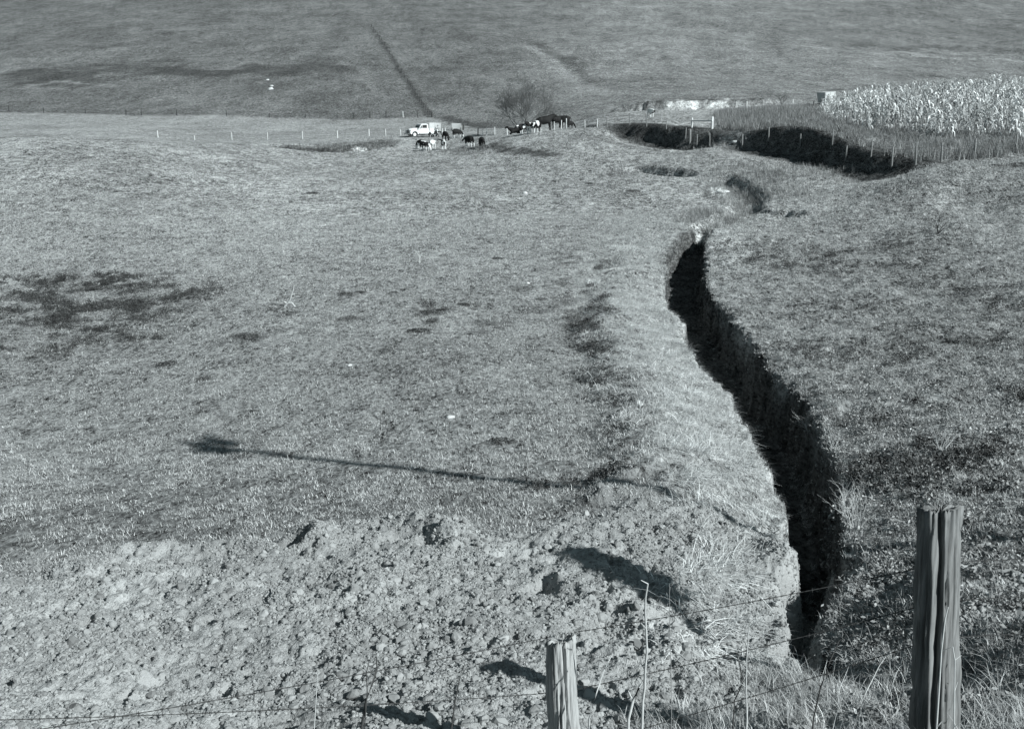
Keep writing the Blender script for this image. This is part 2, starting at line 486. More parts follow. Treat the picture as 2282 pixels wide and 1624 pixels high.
def leafy(name, v, rnd=.5, blade=.5, transl=.0):
    """vegetation: tone varies per instance and per blade"""
    m = NT(name, .9, .08)
    oi = m.n('ShaderNodeObjectInfo')
    at = m.n('ShaderNodeAttribute', attribute_name='tone')
    a = m.math('ADD', m.math('MULTIPLY', m.math('SUBTRACT', oi.outputs['Random'], .5), rnd * 2), 1.0)
    b = m.math('ADD', m.math('MULTIPLY', m.math('SUBTRACT', at.outputs['Fac'], .5), blade * 2), 1.0)
    m.grey(m.math('MULTIPLY', m.math('MULTIPLY', a, b), v))
    return m.m

def ground_material():
    m = NT('pasture_ground', .95, .05)
    tc = m.n('ShaderNodeTexCoord'); mp_ = m.n('ShaderNodeMapping'); mp_.inputs['Scale'].default_value = (1, .4, 1); m.l(tc.outputs['Object'], mp_.inputs[0]); ob = mp_.outputs[0]
    col = m.n('ShaderNodeAttribute', attribute_name='paint')
    sep = m.n('ShaderNodeSeparateColor'); m.l(col.outputs['Color'], sep.inputs[0])
    alb, soil, con = sep.outputs[0], sep.outputs[1], sep.outputs[2]
    n1 = m.noise(11, 5, ob, .8); n2 = m.noise(2.2, 7, ob, .85); n3 = m.noise(.45, 7, ob, .78); n4 = m.noise(42, 3, ob, .7)
    n5 = m.noise(.09, 4, ob, .6)
    t = m.math('ADD', m.math('MULTIPLY', m.math('SUBTRACT', n1, .5), 3.6), m.math('MULTIPLY', m.math('SUBTRACT', n2, .5), 2.3))
    t = m.math('ADD', t, m.math('MULTIPLY', m.math('SUBTRACT', n3, .5), .8))
    t = m.math('ADD', t, m.math('MULTIPLY', m.math('SUBTRACT', n5, .5), .5))
    t = m.math('ADD', t, m.math('MULTIPLY', m.math('SUBTRACT', n4, .5), .8))
    grass = m.math('ADD', m.math('MULTIPLY', t, con), 1.0)
    st = m.math('ADD', m.math('MULTIPLY', m.math('SUBTRACT', n1, .5), .35), m.math('MULTIPLY', m.math('SUBTRACT', n2, .5), .5))
    soilf = m.math('ADD', st, 1.0)
    mx = m.math('ADD', m.math('MULTIPLY', grass, m.math('SUBTRACT', 1.0, soil)), m.math('MULTIPLY', soilf, soil))
    m.grey(m.math('MAXIMUM', m.math('MULTIPLY', mx, alb), .012))
    h = m.math('ADD', m.math('MULTIPLY', n1, .55), m.math('MULTIPLY', n4, .18))
    h = m.math('ADD', h, m.math('MULTIPLY', n2, .6))
    m.bump(h, .11, .8)
    return m.m

M = dict(
    ground=ground_material(),
    grass=leafy('grass_blades', .40, .45, .55),
    dry=leafy('dry_grass', .64, .35, .45),
    weed=leafy('dark_weeds', .07, .5, .6),
    tall=leafy('tall_weeds', .26, .45, .55),
    rough=leafy('rough_leaves', .30, .4, .45),
    corn=leafy('dry_corn', .52, .30, .75),
    clod=leafy('soil_clods', .29, .35, .0),
    post=plain('weathered_post_wood', .40, .95, .05, 16, .9, (3, 3, .22)),
    post_dark=plain('darker_weathered_post_wood', .21, .95, .05, 16, .9, (3, 3, .22)),
    postf=plain('old_post_wood', .22, .9, .1, 5, .3),
    postw=plain('pale_post_wood', .62, .9, .1, 5, .2),
    postd=plain('dark_post_wood', .06, .9, .1, 5, .3),
    wire=plain('rusty_wire', .05, .6, .3, 30, .3),
    twig=plain('pale_twig_bark', .55, .8, .1, 20, .3),
    dtwig=plain('dark_twig_bark', .07, .9, .1, 20, .3),
    bark=plain('grey_bark', .15, .9, .1, 6, .4),
    board=plain('pale_boards', .55, .85, .1, 3, .3, (1, 1, 6)),
    rock=plain('pale_stone', .62, .9, .1, 3, .4),
    paint=plain('pale_truck_paint', .72, .35, .5, 1.2, .06),
    tyre=plain('tyre_rubber', .03, .8, .2, 8, .2),
    rim=plain('wheel_rim_paint', .75, .45, .5, 4, .1),
    dark=plain('dark_underbody', .03, .8, .2, 4, .3),
    glass=plain('window_glass', .04, .08, .8, 2, .1),
    chrome=plain('dull_chrome', .5, .3, .6, 4, .1, None, .7),
    skin=plain('skin', .35, .6, .3, 8, .1),
    shirt=plain('grey_shirt_cloth', .30, .9, .1, 6, .2),
    trousers=plain('dark_trouser_cloth', .05, .9, .1, 6, .2),
    leather=plain('dark_leather', .035, .6, .3, 8, .2),
    metal=plain('galvanised_metal', .3, .5, .5, 5, .2),
)
def cow_mat(name, thr, legs=True):
    m = NT(name, .75, .2)
    tc = m.n('ShaderNodeTexCoord'); oi = m.n('ShaderNodeObjectInfo')
    add = m.n('ShaderNodeVectorMath', operation='ADD'); m.l(tc.outputs['Object'], add.inputs[0])
    sc = m.n('ShaderNodeVectorMath', operation='SCALE'); sc.inputs[0].default_value = (31, 17, 23); m.l(oi.outputs['Random'], sc.inputs['Scale'])
    m.l(sc.outputs[0], add.inputs[1])
    f = m.noise(1.25, 1.5, add.outputs[0], .4)
    white = m.math('GREATER_THAN', f, thr)
    if legs:
        sx = m.n('ShaderNodeSeparateXYZ'); m.l(tc.outputs['Object'], sx.inputs[0])
        low = m.math('LESS_THAN', sx.outputs[2], .5)
        white = m.math('MAXIMUM', white, low)
    m.grey(m.math('ADD', m.math('MULTIPLY', white, .68), .018))
    return m.m
M['cow_black'] = cow_mat('black_hide', .74, False)
M['cow_dark'] = cow_mat('black_hide_white_legs', .62)
M['cow_pied'] = cow_mat('black_and_white_hide', .5)
M['cow_white'] = cow_mat('white_hide_black_patches', .42)

# ------------------------------------------------------------------ the ground, one sheet
def ground_paint(x, y):
    """surface colour of each place, shade painted into ditch, berm side and cut bank: turf, dry grass, bare soil, chalky bank"""
    n = len(x)
    alb = np.full(n, .25) + .04 * sst(35, 80, y); con = np.full(n, 1.8) + 1.3 * sst(20, 90, y)
    big = fbm(x, y, 9, 4, 301)
    alb = alb * (.86 + .28 * big)
    F = lambda px, py: flat_ground(px, py, base_z)
    soil = soil_mask(x, y)
    lx = np.interp(y, LY, LX); rx = np.interp(y, RY, RX)
    s = lx - x
    # dry matted grass left of the ditch
    wid = np.interp(y, [9, 13, 17, 21, 27, 34, 44, 52, 60, 66], [1.2, 1.6, 2.0, 2.0, 2.4, 2.6, 3.6, 4.0, 4.5, 3.0])
    k = sst(wid + .9, wid - .5, s + (fbm(x, y, 1.5, 3, 311) - .5) * 2.2) * (s > -1.0) * (y > 8) * (1 - sst(62, 74, y))
    alb = alb * (1 - k) + .33 * k
    # furrow on the far side of the berm, its shade painted darker
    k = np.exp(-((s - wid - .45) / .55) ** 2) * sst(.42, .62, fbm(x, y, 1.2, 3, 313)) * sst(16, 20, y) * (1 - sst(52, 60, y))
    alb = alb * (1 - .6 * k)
    # pale grass on the right rim far part
    k = sst(2.4, .4, np.abs(x - rx - .5)) * sst(36, 46, y) * (1 - sst(64, 72, y)) * (x > rx)
    alb = alb * (1 - k) + .40 * k
    # rough ground right of the ditch
    k = sst(-.1, .5, x - rx + (vnoise(x, y, .6, 315) - .5) * .6) * (1 - sst(22, 60, y + (fbm(x, y, 6, 2, 316) - .5) * 16))
    alb = alb * (1 - k) + (.25 - .07 * sst(16, 11, y)) * k; con = np.where(k > .5, 2.2, con)
    # walls and floor of the ditch: earth darkened, shade painted into the colour
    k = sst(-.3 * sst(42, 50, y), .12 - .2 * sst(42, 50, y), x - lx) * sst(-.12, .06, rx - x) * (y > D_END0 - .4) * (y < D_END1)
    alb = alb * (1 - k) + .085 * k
    alb = alb * (1 - soil) + (.40 + .26 * (fbm(x, y, 1.6, 3, 321) - .5) + .16 * (fbm(x, y, .35, 2, 322) - .5)) * soil
    def patch(px, py, rx_, ry_, v, seed, amt=1.0, edge=.5):
        nonlocal alb
        c = F(px, py)
        if c is None: return
        k = blob(x, y, c, rx_, ry_, seed, edge) * amt
        alb = alb * (1 - k) + v * k
    # weedy dark patch at the left, scattered dark turf
    patch(220, 650, 5.0, 5.5, .16, 1, .6); patch(400, 658, 1.6, 2.0, .18, 2, .3); patch(200, 705, 4.0, 3.4, .18, 3, .5)
    patch(110, 760, 4.5, 3.0, .19, 4, .6); patch(260, 385, 6, 14, .17, 5, .5); patch(330, 445, 6, 8, .19, 6, .4)
    patch(900, 810, 3.0, 2.4, .19, 7, .5); patch(1180, 1110, 2.0, 1.6, .15, 8, .5); patch(1000, 770, 5, 3, .2, 9, .5)
    patch(200, 1150, 6, 2.6, .16, 10, .55); patch(700, 1150, 5, 1.6, .18, 11, .5)
    patch(650, 240, 60, 30, .22, 12, .0)
    # pale ground and stones
    patch(1610, 429, 1.3, 3.0, .75, 13, 1, .3); patch(1690, 436, .5, 1.6, .6, 14); patch(1600, 455, 1.1, 3, .42, 15, .4)
    patch(885, 308, 4.5, 6, .62, 16, 1, .4); patch(855, 309, 3.5, 5, .6, 17, 1, .5)
    patch(1735, 1160, .28, .5, .55, 18, .9)
    patch(1500, 1435, .35, .5, .6, 19, .9); patch(800, 1350, .8, .55, .46, 20, .9)
    # weedy bank in the middle distance on the left
    k = np.zeros(n)
    for px, py, a_, b_ in [(640, 327, 4, 7), (680, 330, 5, 7), (720, 332, 5, 7), (765, 328, 5, 8), (810, 322, 4, 8), (840, 318, 3, 6)]:
        c = F(px, py); k = np.maximum(k, blob(x, y, c, a_, b_, 40 + px))
    alb = alb * (1 - k * .9) + .06 * k * .9
    patch(590, 324, 3.0, 4, .5, 22, .7); patch(640, 322, 3.5, 3, .52, 23, .6); patch(740, 338, 1.4, 3, .6, 24, .9); patch(500, 316, 12, 3, .15, 25, .0)
    patch(1030, 330, 3.2, 4, .13, 26, .8); patch(1065, 335, 4, 4, .15, 27, .6)
    for px, py, r0_ in [(933, 738, .55), (968, 715, .45), (955, 697, .6), (985, 692, .35), (1033, 681, .4), (770, 657, .6), (548, 752, .8), (775, 711, .6), (800, 652, .4), (1160, 640, .6), (1180, 690, .8), (1060, 745, .5), (1100, 720, .9), (690, 740, .5), (640, 700, .5), (870, 780, .5)]:
        patch(px, py, r0_, r0_ * 1.3, .09, int(px), .8)
    for px, py, q in [(585, 322, 2.2), (600, 326, 1.8), (645, 323, 1.6), (662, 324, 1.6), (740, 339, 1.3), (690, 326, 1.0), (800, 328, 1.0)]:
        patch(px, py, q, q, .55, px, .9)
    # far field and hill
    fa = y > 150
    ff = [F(px, py) for px, py in [(0, 252), (98, 253), (281, 258), (505, 259), (751, 267), (860, 266), (961, 262), (1045, 283), (1140, 286)]]
    fax = np.array([p.x / p.y for p in ff]); fay = np.array([p.y for p in ff])
    yl = np.interp(x / np.maximum(y, 1), fax, fay)
    leftfield = sst(0.05, -.02, x / np.maximum(y, 1)) * sst(158, 175, y) * sst(4, -4, y - yl)
    alb = np.where(fa, alb * (1 - leftfield) + leftfield * .30, alb)
    con = np.where(fa & (leftfield > .5), 1.9, con)
    hill = sst(-2, 3, y - yl) * fa
    hv = .138 + .055 * sst(-.05, .10, x / np.maximum(y, 1)) + .03 * (fbm(x, y, 30, 4, 331) - .5) * 2
    hv = hv * (1 - .16 * sst(330, 520, y) * sst(0.1, .4, x / np.maximum(y, 1)))
    h2 = hill * np.where(x / np.maximum(y, 1) > .02, sst(190, 215, y), 1)
    alb = alb * (1 - h2) + hv * h2
    con = np.where(h2 > .5, 3.8, con)
    def line(pts, wd, v, seed, amt=1.0, rag=1.0):
        nonlocal alb
        P = np.array([(p.x, p.y) for p in [F(a, b) for a, b in pts] if p is not None])
        mk = fa
        d, sg, par = seg_dist(x[mk], y[mk], P)
        mk = (y > P[:, 1].min() - 20) & (y < P[:, 1].max() + 20)
        d, sg, par = seg_dist(x[mk], y[mk], P)
        k = np.zeros(n); k[mk] = sst(1, .3, d / wd + (fbm(x[mk], y[mk], wd * .8, 3, 400 + seed) - .5) * 1.6 * rag) * amt
        alb = alb * (1 - k) + v * k
    line([(110, 185), (150, 172), (220, 158), (320, 162), (430, 160), (520, 158), (600, 157), (690, 160)], 17, .07, 1, .85, 1.9)
    line([(130, 168), (190, 150), (260, 152)], 7, .09, 2, .6)
    line([(560, 152), (640, 148), (720, 156)], 6, .09, 3, .6)
    line([(80, 190), (130, 182), (240, 190)], 3, .26, 4, .5)
    line([(828, 70), (850, 90), (880, 140), (915, 195), (940, 235), (962, 262)], 1.5, .07, 5, .85, 1.1)
    line([(800, 150), (820, 185), (850, 215)], 2, .26, 6, .35)
    line([(1195, 95), (1235, 120), (1275, 145), (1300, 165), (1315, 190)], 4.5, .09, 7, .7)
    line([(1180, 105), (1215, 130), (1260, 160), (1290, 185), (1330, 200), (1480, 210)], 3.5, .27, 8, .55)
    line([(1340, 175), (1420, 183), (1500, 178)], 4, .11, 9, .5)
    line([(2000, 112), (2060, 105), (2143, 110), (2281, 113)], 8, .09, 10, .6, .8)
    line([(1990, 118), (2060, 128), (2143, 133), (2281, 138)], 5, .30, 11, .6, .5)
    line([(1650, 95), (1750, 100), (1830, 112)], 6, .27, 12, .4)
    line([(1750, 82), (1800, 78), (1900, 90), (1950, 100)], 12, .12, 13, .5)
    line([(1000, 262), (1030, 273), (1060, 280), (1075, 287)], 3.0, .06, 14, .8)
    line([(1840, 203), (1900, 198), (1990, 208)], 2.5, .10, 15, .6)
    line([(1085, 326), (1120, 333), (1160, 338), (1230, 346)], 1.6, .07, 16, .85)
    line([(1500, 286), (1400, 284), (1300, 284)], 1.2, .10, 17, .5)
    line([(1310, 300), (1420, 330), (1560, 345)], 1.5, .13, 18, .5)
    line([(70, 305), (300, 330), (560, 360), (800, 400)], 4, .19, 19, .35)
    # pale eroded bank: chalky face, dark turf lip above
    mk = (y > 170) & (y < 215)
    d, sg, par = seg_dist(x, y, Qb)
    side = -d * sg + (vnoise(x, y, 4, 41) - .5) * 2.0 + (vnoise(x, y, .9, 43) - .5) * 1.2
    chalk = sst(-.8, .4, side) * (1 - sst(1.7, 2.3, side)) * mk
    bright = sst(2.2, 3.2, par) * (1 - sst(5.2, 6.2, par)) * sst(.38, .62, vnoise(x, y * .0 + 3, 1.1, 343)) * (.6 + .8 * vnoise(x, y, .5, 344))
    chv = .20 + .33 * bright
    chalk = chalk * sst(.4, 1.2, par) * (1 - sst(7.3, 8, par))
    alb = alb * (1 - chalk) + chv * chalk
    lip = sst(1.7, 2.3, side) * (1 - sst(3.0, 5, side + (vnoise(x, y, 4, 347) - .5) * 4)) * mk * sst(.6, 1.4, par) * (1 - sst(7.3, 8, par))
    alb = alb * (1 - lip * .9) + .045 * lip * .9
    # plateau under the weeds, and the cut bank with shade painted on its face
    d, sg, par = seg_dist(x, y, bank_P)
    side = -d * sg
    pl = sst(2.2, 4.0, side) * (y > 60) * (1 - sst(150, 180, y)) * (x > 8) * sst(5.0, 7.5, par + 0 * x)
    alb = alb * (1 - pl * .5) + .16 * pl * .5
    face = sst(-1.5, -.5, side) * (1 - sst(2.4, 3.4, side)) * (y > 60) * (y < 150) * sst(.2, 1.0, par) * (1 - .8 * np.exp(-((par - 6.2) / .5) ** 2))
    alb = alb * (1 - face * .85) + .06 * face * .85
    # road shoulder behind the fence
    k = sst(3, 1.2, y)
    alb = alb * (1 - k) + .25 * k
    return alb, soil, con

def make_ground():
    u_f = np.linspace(-.60, .60, 800)
    u_l = -.60 - (np.linspace(0, 1, 26)[1:] ** 1.5) * 3.0
    u = np.concatenate([u_l[::-1], u_f, -u_l])                     # x / y
    ys = [1.0]
    while ys[-1] < 2400:
        y = ys[-1]
        if y < 6.5: d = .12
        else: d = min(max(.0125, 1.7 * y * y / (1122.0 * 5.6)), .0068 * y if y < 450 else .03 * y)
        ys.append(y + d)
    ys = np.array(ys)
    X = (u[None] * ys[:, None]).ravel(); Y = np.repeat(ys, len(u))
    Z = full_z(X, Y)
    nu, ny = len(u), len(ys)
    i = np.arange(ny - 1)[:, None] * nu + np.arange(nu - 1)[None]
    F = np.stack([i, i + 1, i + nu + 1, i + nu], -1).reshape(-1, 4)
    V = np.stack([X, Y, Z], -1)
    # the level road shoulder and country behind the photographer, joined to the front edge
    nb = len(V)
    back = []
    for yb in (.0, -2, -8, -40, -300):
        for uu in u: back.append((uu * (1 + (1 - yb) * 3.0), yb, ZC - 1.65))
    V = np.concatenate([V, np.array(back)])
    rows = [np.arange(nu)] + [nb + k * nu + np.arange(nu) for k in range(5)]
    FB = []
    for k in range(5):
        a = rows[k]; b = rows[k + 1]
        FB.append(np.stack([b[:-1], b[1:], a[1:], a[:-1]], -1))
    F = np.concatenate([F] + FB)
    me = np_mesh('ground', V, F, True)
    print('ground verts', len(V))
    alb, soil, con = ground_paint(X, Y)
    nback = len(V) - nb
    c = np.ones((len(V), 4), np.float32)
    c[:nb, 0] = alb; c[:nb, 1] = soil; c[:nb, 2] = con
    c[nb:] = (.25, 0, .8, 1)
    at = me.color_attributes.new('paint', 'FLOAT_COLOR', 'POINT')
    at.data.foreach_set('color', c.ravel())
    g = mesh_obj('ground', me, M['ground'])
    tag(g, 'grazed valley pasture rising to bare grassy hills', 'ground', kind='structure')
make_ground()

def gz(x, y): return float(full_z(np.array([x]), np.array([y]))[0])
def on_px(px, py):
    return flat_ground(px, py, full_z)
def at_y(px, y, dz=0.0):
    """point on the ground at forward distance y in the direction of photo column px"""
    z = ZC - 5
    for _ in range(6):
        d = y * cp - (z - ZC) * sp
        x = (px - CX) / FPX * d
        z = gz(x, y)
    return Vector((x, y, z + dz))

# ------------------------------------------------------------------ scattered ground cover
def blades(n, h0, h1, w0, w1, rad, droop=.5, lean=None, seg=3, seed=0, flat=False):
    r = np.random.RandomState(seed)
    V = []; F = []; T = []
    for i in range(n):
        a = r.uniform(0, 2 * math.pi); q = rad * math.sqrt(r.uniform())
        b = Vector((math.cos(a) * q, math.sin(a) * q, -.015))
        h = r.uniform(h0, h1); wd = r.uniform(w0, w1)
        aa = r.uniform(0, 2 * math.pi)
        if lean is not None and r.uniform() < .8: aa = lean + r.normal() * .5
        d = Vector((math.cos(aa), math.sin(aa), 0)); sd = Vector((-math.sin(aa), math.cos(aa), 0))
        dr_ = droop * r.uniform(.5, 1.5)
        tone = r.uniform()
        n0 = len(V)
        for k in range(seg + 1):
            t = k / seg
            ang = min(t * dr_ * 1.6 + .1 * dr_, 1.75)
            p = b.copy() if k == 0 else p + (Vector((0, 0, 1)) * math.cos(ang) + d * math.sin(ang)) * (h / seg)
            ww = wd * (1 - t ** 1.5) * .5
            if k < seg:
                V += [p - sd * ww, p + sd * ww]; T += [tone, tone]
            else:
                V.append(p.copy()); T.append(tone)
        for k in range(seg - 1):
            o_ = n0 + 2 * k
            F += [(o_, o_ + 1, o_ + 3, o_ + 2)]
        F.append((n0 + 2 * seg - 2, n0 + 2 * seg - 1, n0 + 2 * seg))
    return V, F, T
def leaves(n, l0, l1, h0, h1, rad, seed=0):
    """low broad-leaved clump: small leaf faces at random tilt"""
    r = np.random.RandomState(seed)
    V = []; F = []; T = []
    for i in range(n):
        a = r.uniform(0, 2 * math.pi); q = rad * math.sqrt(r.uniform())
        c = Vector((math.cos(a) * q, math.sin(a) * q, r.uniform(h0, h1) * (1 - .6 * q / rad)))
        d = Vector(r.normal(size=3)); d.z *= .5; d.normalize()
        s2 = d.cross(Vector(r.normal(size=3))).normalized()
        l = r.uniform(l0, l1); wd = l * r.uniform(.3, .55)
        n0 = len(V); t = r.uniform()
        V += [c - d * l * .5, c + s2 * wd * .5, c + d * l * .5, c - s2 * wd * .5]; T += [t] * 4
        F.append((n0, n0 + 1, n0 + 2, n0 + 3))
    return V, F, T
def join(*parts):
    V = []; F = []; T = []
    for v, f, t in parts:
        n0 = len(V); V += v; T += t; F += [tuple(i + n0 for i in q) for q in f]
    return V, F, T
def template(name, vft, mat):
    V, F, T = vft
    me = bpy.data.meshes.new(name); me.from_pydata([tuple(v) for v in V], [], F)
    a = me.attributes.new('tone', 'FLOAT', 'POINT'); a.data.foreach_set('value', T)
    me.materials.append(mat); me.update()
    return bpy.data.objects.new(name, me)
def clod(seed, flatn=.7):
    r = np.random.RandomState(seed)
    import bmesh
    bm = bmesh.new(); bmesh.ops.create_icosphere(bm, subdivisions=2, radius=.5)
    ax = r.normal(size=(5, 3)); ax /= np.linalg.norm(ax, axis=1)[:, None]
    for v in bm.verts:
        n_ = np.array(v.co); k = 1.0
        for a_ in ax:
            k = min(k, .36 / max(.05, float(n_ @ a_)) if n_ @ a_ > .3 else k)
        v.co = Vector(n_ * k * (1 + r.uniform(-.12, .12))); v.co.z *= flatn
    me = bpy.data.meshes.new('clod'); bm.to_mesh(me); bm.free()
    V = [v.co.copy() for v in me.vertices]; F = [tuple(p.vertices) for p in me.polygons]
    bpy.data.meshes.remove(me)
    return V, F, [.5] * len(V)

def scatter(name, label, cat, P, rot, scl, templates):
    n = len(P)
    me = bpy.data.meshes.new(name)
    me.vertices.add(n); me.vertices.foreach_set('co', np.asarray(P, np.float32).ravel())
    a = me.attributes.new('rot', 'FLOAT_VECTOR', 'POINT'); a.data.foreach_set('vector', np.asarray(rot, np.float32).ravel())
    a = me.attributes.new('scl', 'FLOAT_VECTOR', 'POINT'); a.data.foreach_set('vector', np.asarray(scl, np.float32).ravel())
    a = me.attributes.new('idx', 'INT', 'POINT'); a.data.foreach_set('value', RS.randint(0, len(templates), n).astype(np.int32))
    col = bpy.data.collections.new(name + '_source')
    for t in templates: col.objects.link(t)
    ng = bpy.data.node_groups.new(name, 'GeometryNodeTree')
    ng.interface.new_socket('Geometry', in_out='INPUT', socket_type='NodeSocketGeometry')
    ng.interface.new_socket('Geometry', in_out='OUTPUT', socket_type='NodeSocketGeometry')
    N = ng.nodes; L = ng.links
    gi = N.new('NodeGroupInput'); go = N.new('NodeGroupOutput')
    ci = N.new('GeometryNodeCollectionInfo'); ci.inputs['Collection'].default_value = col
    ci.inputs['Separate Children'].default_value = True; ci.inputs['Reset Children'].default_value = True
    ip = N.new('GeometryNodeInstanceOnPoints'); ip.inputs['Pick Instance'].default_value = True
    def attr(nm, ty):
        q = N.new('GeometryNodeInputNamedAttribute'); q.data_type = ty; q.inputs['Name'].default_value = nm
        return q.outputs['Attribute']
    L.new(gi.outputs[0], ip.inputs['Points']); L.new(ci.outputs[0], ip.inputs['Instance'])
    L.new(attr('idx', 'INT'), ip.inputs['Instance Index'])
    L.new(attr('rot', 'FLOAT_VECTOR'), ip.inputs['Rotation']); L.new(attr('scl', 'FLOAT_VECTOR'), ip.inputs['Scale'])
    L.new(ip.outputs[0], go.inputs[0])
    o = bpy.data.objects.new(name, me); COL.objects.link(o)
    mod = o.modifiers.new('scatter', 'NODES'); mod.node_group = ng
    tag(o, label, cat, kind='stuff')
    print(name, n)
    return o
def wedge(n, y0, y1, dens, amax=.56):
    """random ground points in front of the camera, density falling as dens(y)"""
    ys = np.linspace(y0, y1, 600); wt = ys * dens(ys); c = np.cumsum(wt); c /= c[-1]
    y = np.interp(RS.uniform(size=n), c, ys); x = RS.uniform(-amax, amax, n) * y
    return x, y
def put(x, y, keep, s0, s1, tilt=.15, yaw=None, dz=0.0, sz=None):
    x = x[keep]; y = y[keep]; n = len(x)
    P = np.stack([x, y, full_z(x, y) + dz], -1)
    rz = RS.uniform(0, 2 * math.pi, n) if yaw is None else yaw + RS.normal(size=n) * .35
    rot = np.stack([RS.normal(size=n) * tilt, RS.normal(size=n) * tilt, rz], -1)
    s = RS.uniform(s0, s1, n)
    scl = np.stack([s, s, s if sz is None else s * sz], -1)
    return P, rot, scl
def ditch_s(x, y):
    return np.interp(y, LY, LX) - x, x - np.interp(y, RY, RX)

SC = 1.0
# short grazed turf
x, y = wedge(int(270000 * SC), 8.5, 75, lambda q: np.exp(-q / 16) + .10)
sL, sR = ditch_s(x, y)
inside = (sL < .0) & (sR < .0)
so = soil_mask(x, y)
keep = (~inside) & (RS.uniform(size=len(x)) > so * 1.02) & (RS.uniform(size=len(x)) < (.3 + 1.1 * sst(.3, .65, fbm(x, y, .7, 2, 501))) * (.6 + .4 * sst(.3, .6, fbm(x, y, 3.0, 2, 503))))
P, r_, s_ = put(x, y, keep, .6, 1.35)
s_ *= (1 + .9 * sst(25, 70, P[:, 1]))[:, None]
scatter('pasture_grass', 'short grazed grass covering the near valley floor', 'grass', P, r_, s_,
        [template('grass_tuft', blades(13, .03, .085, .005, .010, .085, .8, None, 2, 600 + i), M['grass']) for i in range(6)])
# long dry matted grass on the ditch banks
x, y = wedge(int(120000 * SC), 8.8, 72, lambda q: np.exp(-q / 22) + .12, .45)
sL, sR = ditch_s(x, y)
wid = np.interp(y, [9, 13, 17, 21, 27, 34, 44, 52, 60, 66, 72], [.8, 1.3, 1.8, 1.9, 2.5, 2.9, 3.6, 4.4, 4.8, 4, 3])
pr = sst(wid + .6, wid - .6, sL + (fbm(x, y, 1.6, 3, 511) - .5) * 1.6) * (sL > np.where(y > 40, -.10, .02)) * (.45 + .55 * sst(.0, .5, sL)) * np.where(y < 14, .35, 1) * (.35 + .65 * sst(.35, .6, fbm(x, y, .5, 2, 575)))
pr2 = sst(1.0, 0, sR) * (sR > -.12) * (.25 + .75 * sst(30, 42, y))
wallp = (sR > -.42) * (sR <= -.10) * (sL < -.2) * .5
overp = (sL > -.10) * (sL < .12) * .55 * (y > 15) + (sL > -.32) * (sL < 0) * (y > 44) * .8
keep = RS.uniform(size=len(x)) < np.maximum(np.maximum(pr, pr2), np.maximum(wallp, overp))
P, r_, s_ = put(x, y, keep, .6, 1.3, .14, -.5)
r_[:, 2] += (fbm(P[:, 0], P[:, 1], 1.1, 2, 571) - .5) * 5
s_ *= (1 - .55 * sst(.35, .05, np.interp(P[:, 1], LY, LX) - P[:, 0]))[:, None]
s_ *= (.7 + .7 * fbm(P[:, 0], P[:, 1], .8, 2, 573))[:, None]
scatter('dry_grass', 'long pale matted grass lying over the banks of the ditch', 'grass', P, r_, s_,
        [template('dry_grass_tuft', blades(12, .16, .40, .004, .008, .10, 1.6, 0.0, 4, 620 + i), M['dry']) for i in range(5)])
# rough leafy growth right of the ditch
x, y = wedge(int(60000 * SC), 7.0, 50, lambda q: np.exp(-q / 10) + .03, .60)
sL, sR = ditch_s(x, y)
keep = (sR > -.25) & (RS.uniform(size=len(x)) < sst(.3, .62, fbm(x, y, .55, 3, 521)) * (1 - .75 * sst(24, 46, y)))
P, r_, s_ = put(x, y, keep, .6, 1.5, .3)
scatter('rough_weeds', 'low leafy weeds over dark broken ground right of the ditch', 'weeds', P, r_, s_,
        [template('leafy_clump', join(leaves(16, .02, .055, .01, .10, .11, 640 + i), blades(4, .06, .2, .004, .007, .05, .7, None, 3, 650 + i)), M['rough']) for i in range(6)])
# grasses by the posts at the bottom
x, y = wedge(15000, 5.0, 9.6, lambda q: 1 + 0 * q, .6)
edge = np.interp(x / y, [-.3, .05, .12, .25, .45, .6], [4.6, 6.3, 7.4, 9.1, 8.6, 8.0])
keep = (RS.uniform(size=len(x)) < sst(.2, -.5, y - edge + (fbm(x, y, .6, 2, 531) - .5) * .8) * sst(.3, .65, fbm(x, y, .35, 2, 533)))
P, r_, s_ = put(x, y, keep, .6, 1.4, .15)
scatter('verge_grass', 'tangled long grass growing along the fence at the bottom', 'grass', P, r_, s_,
        [template('verge_tuft', blades(9, .06, .24, .003, .005, .08, .9, None, 4, 660 + i), M['grass']) for i in range(5)])
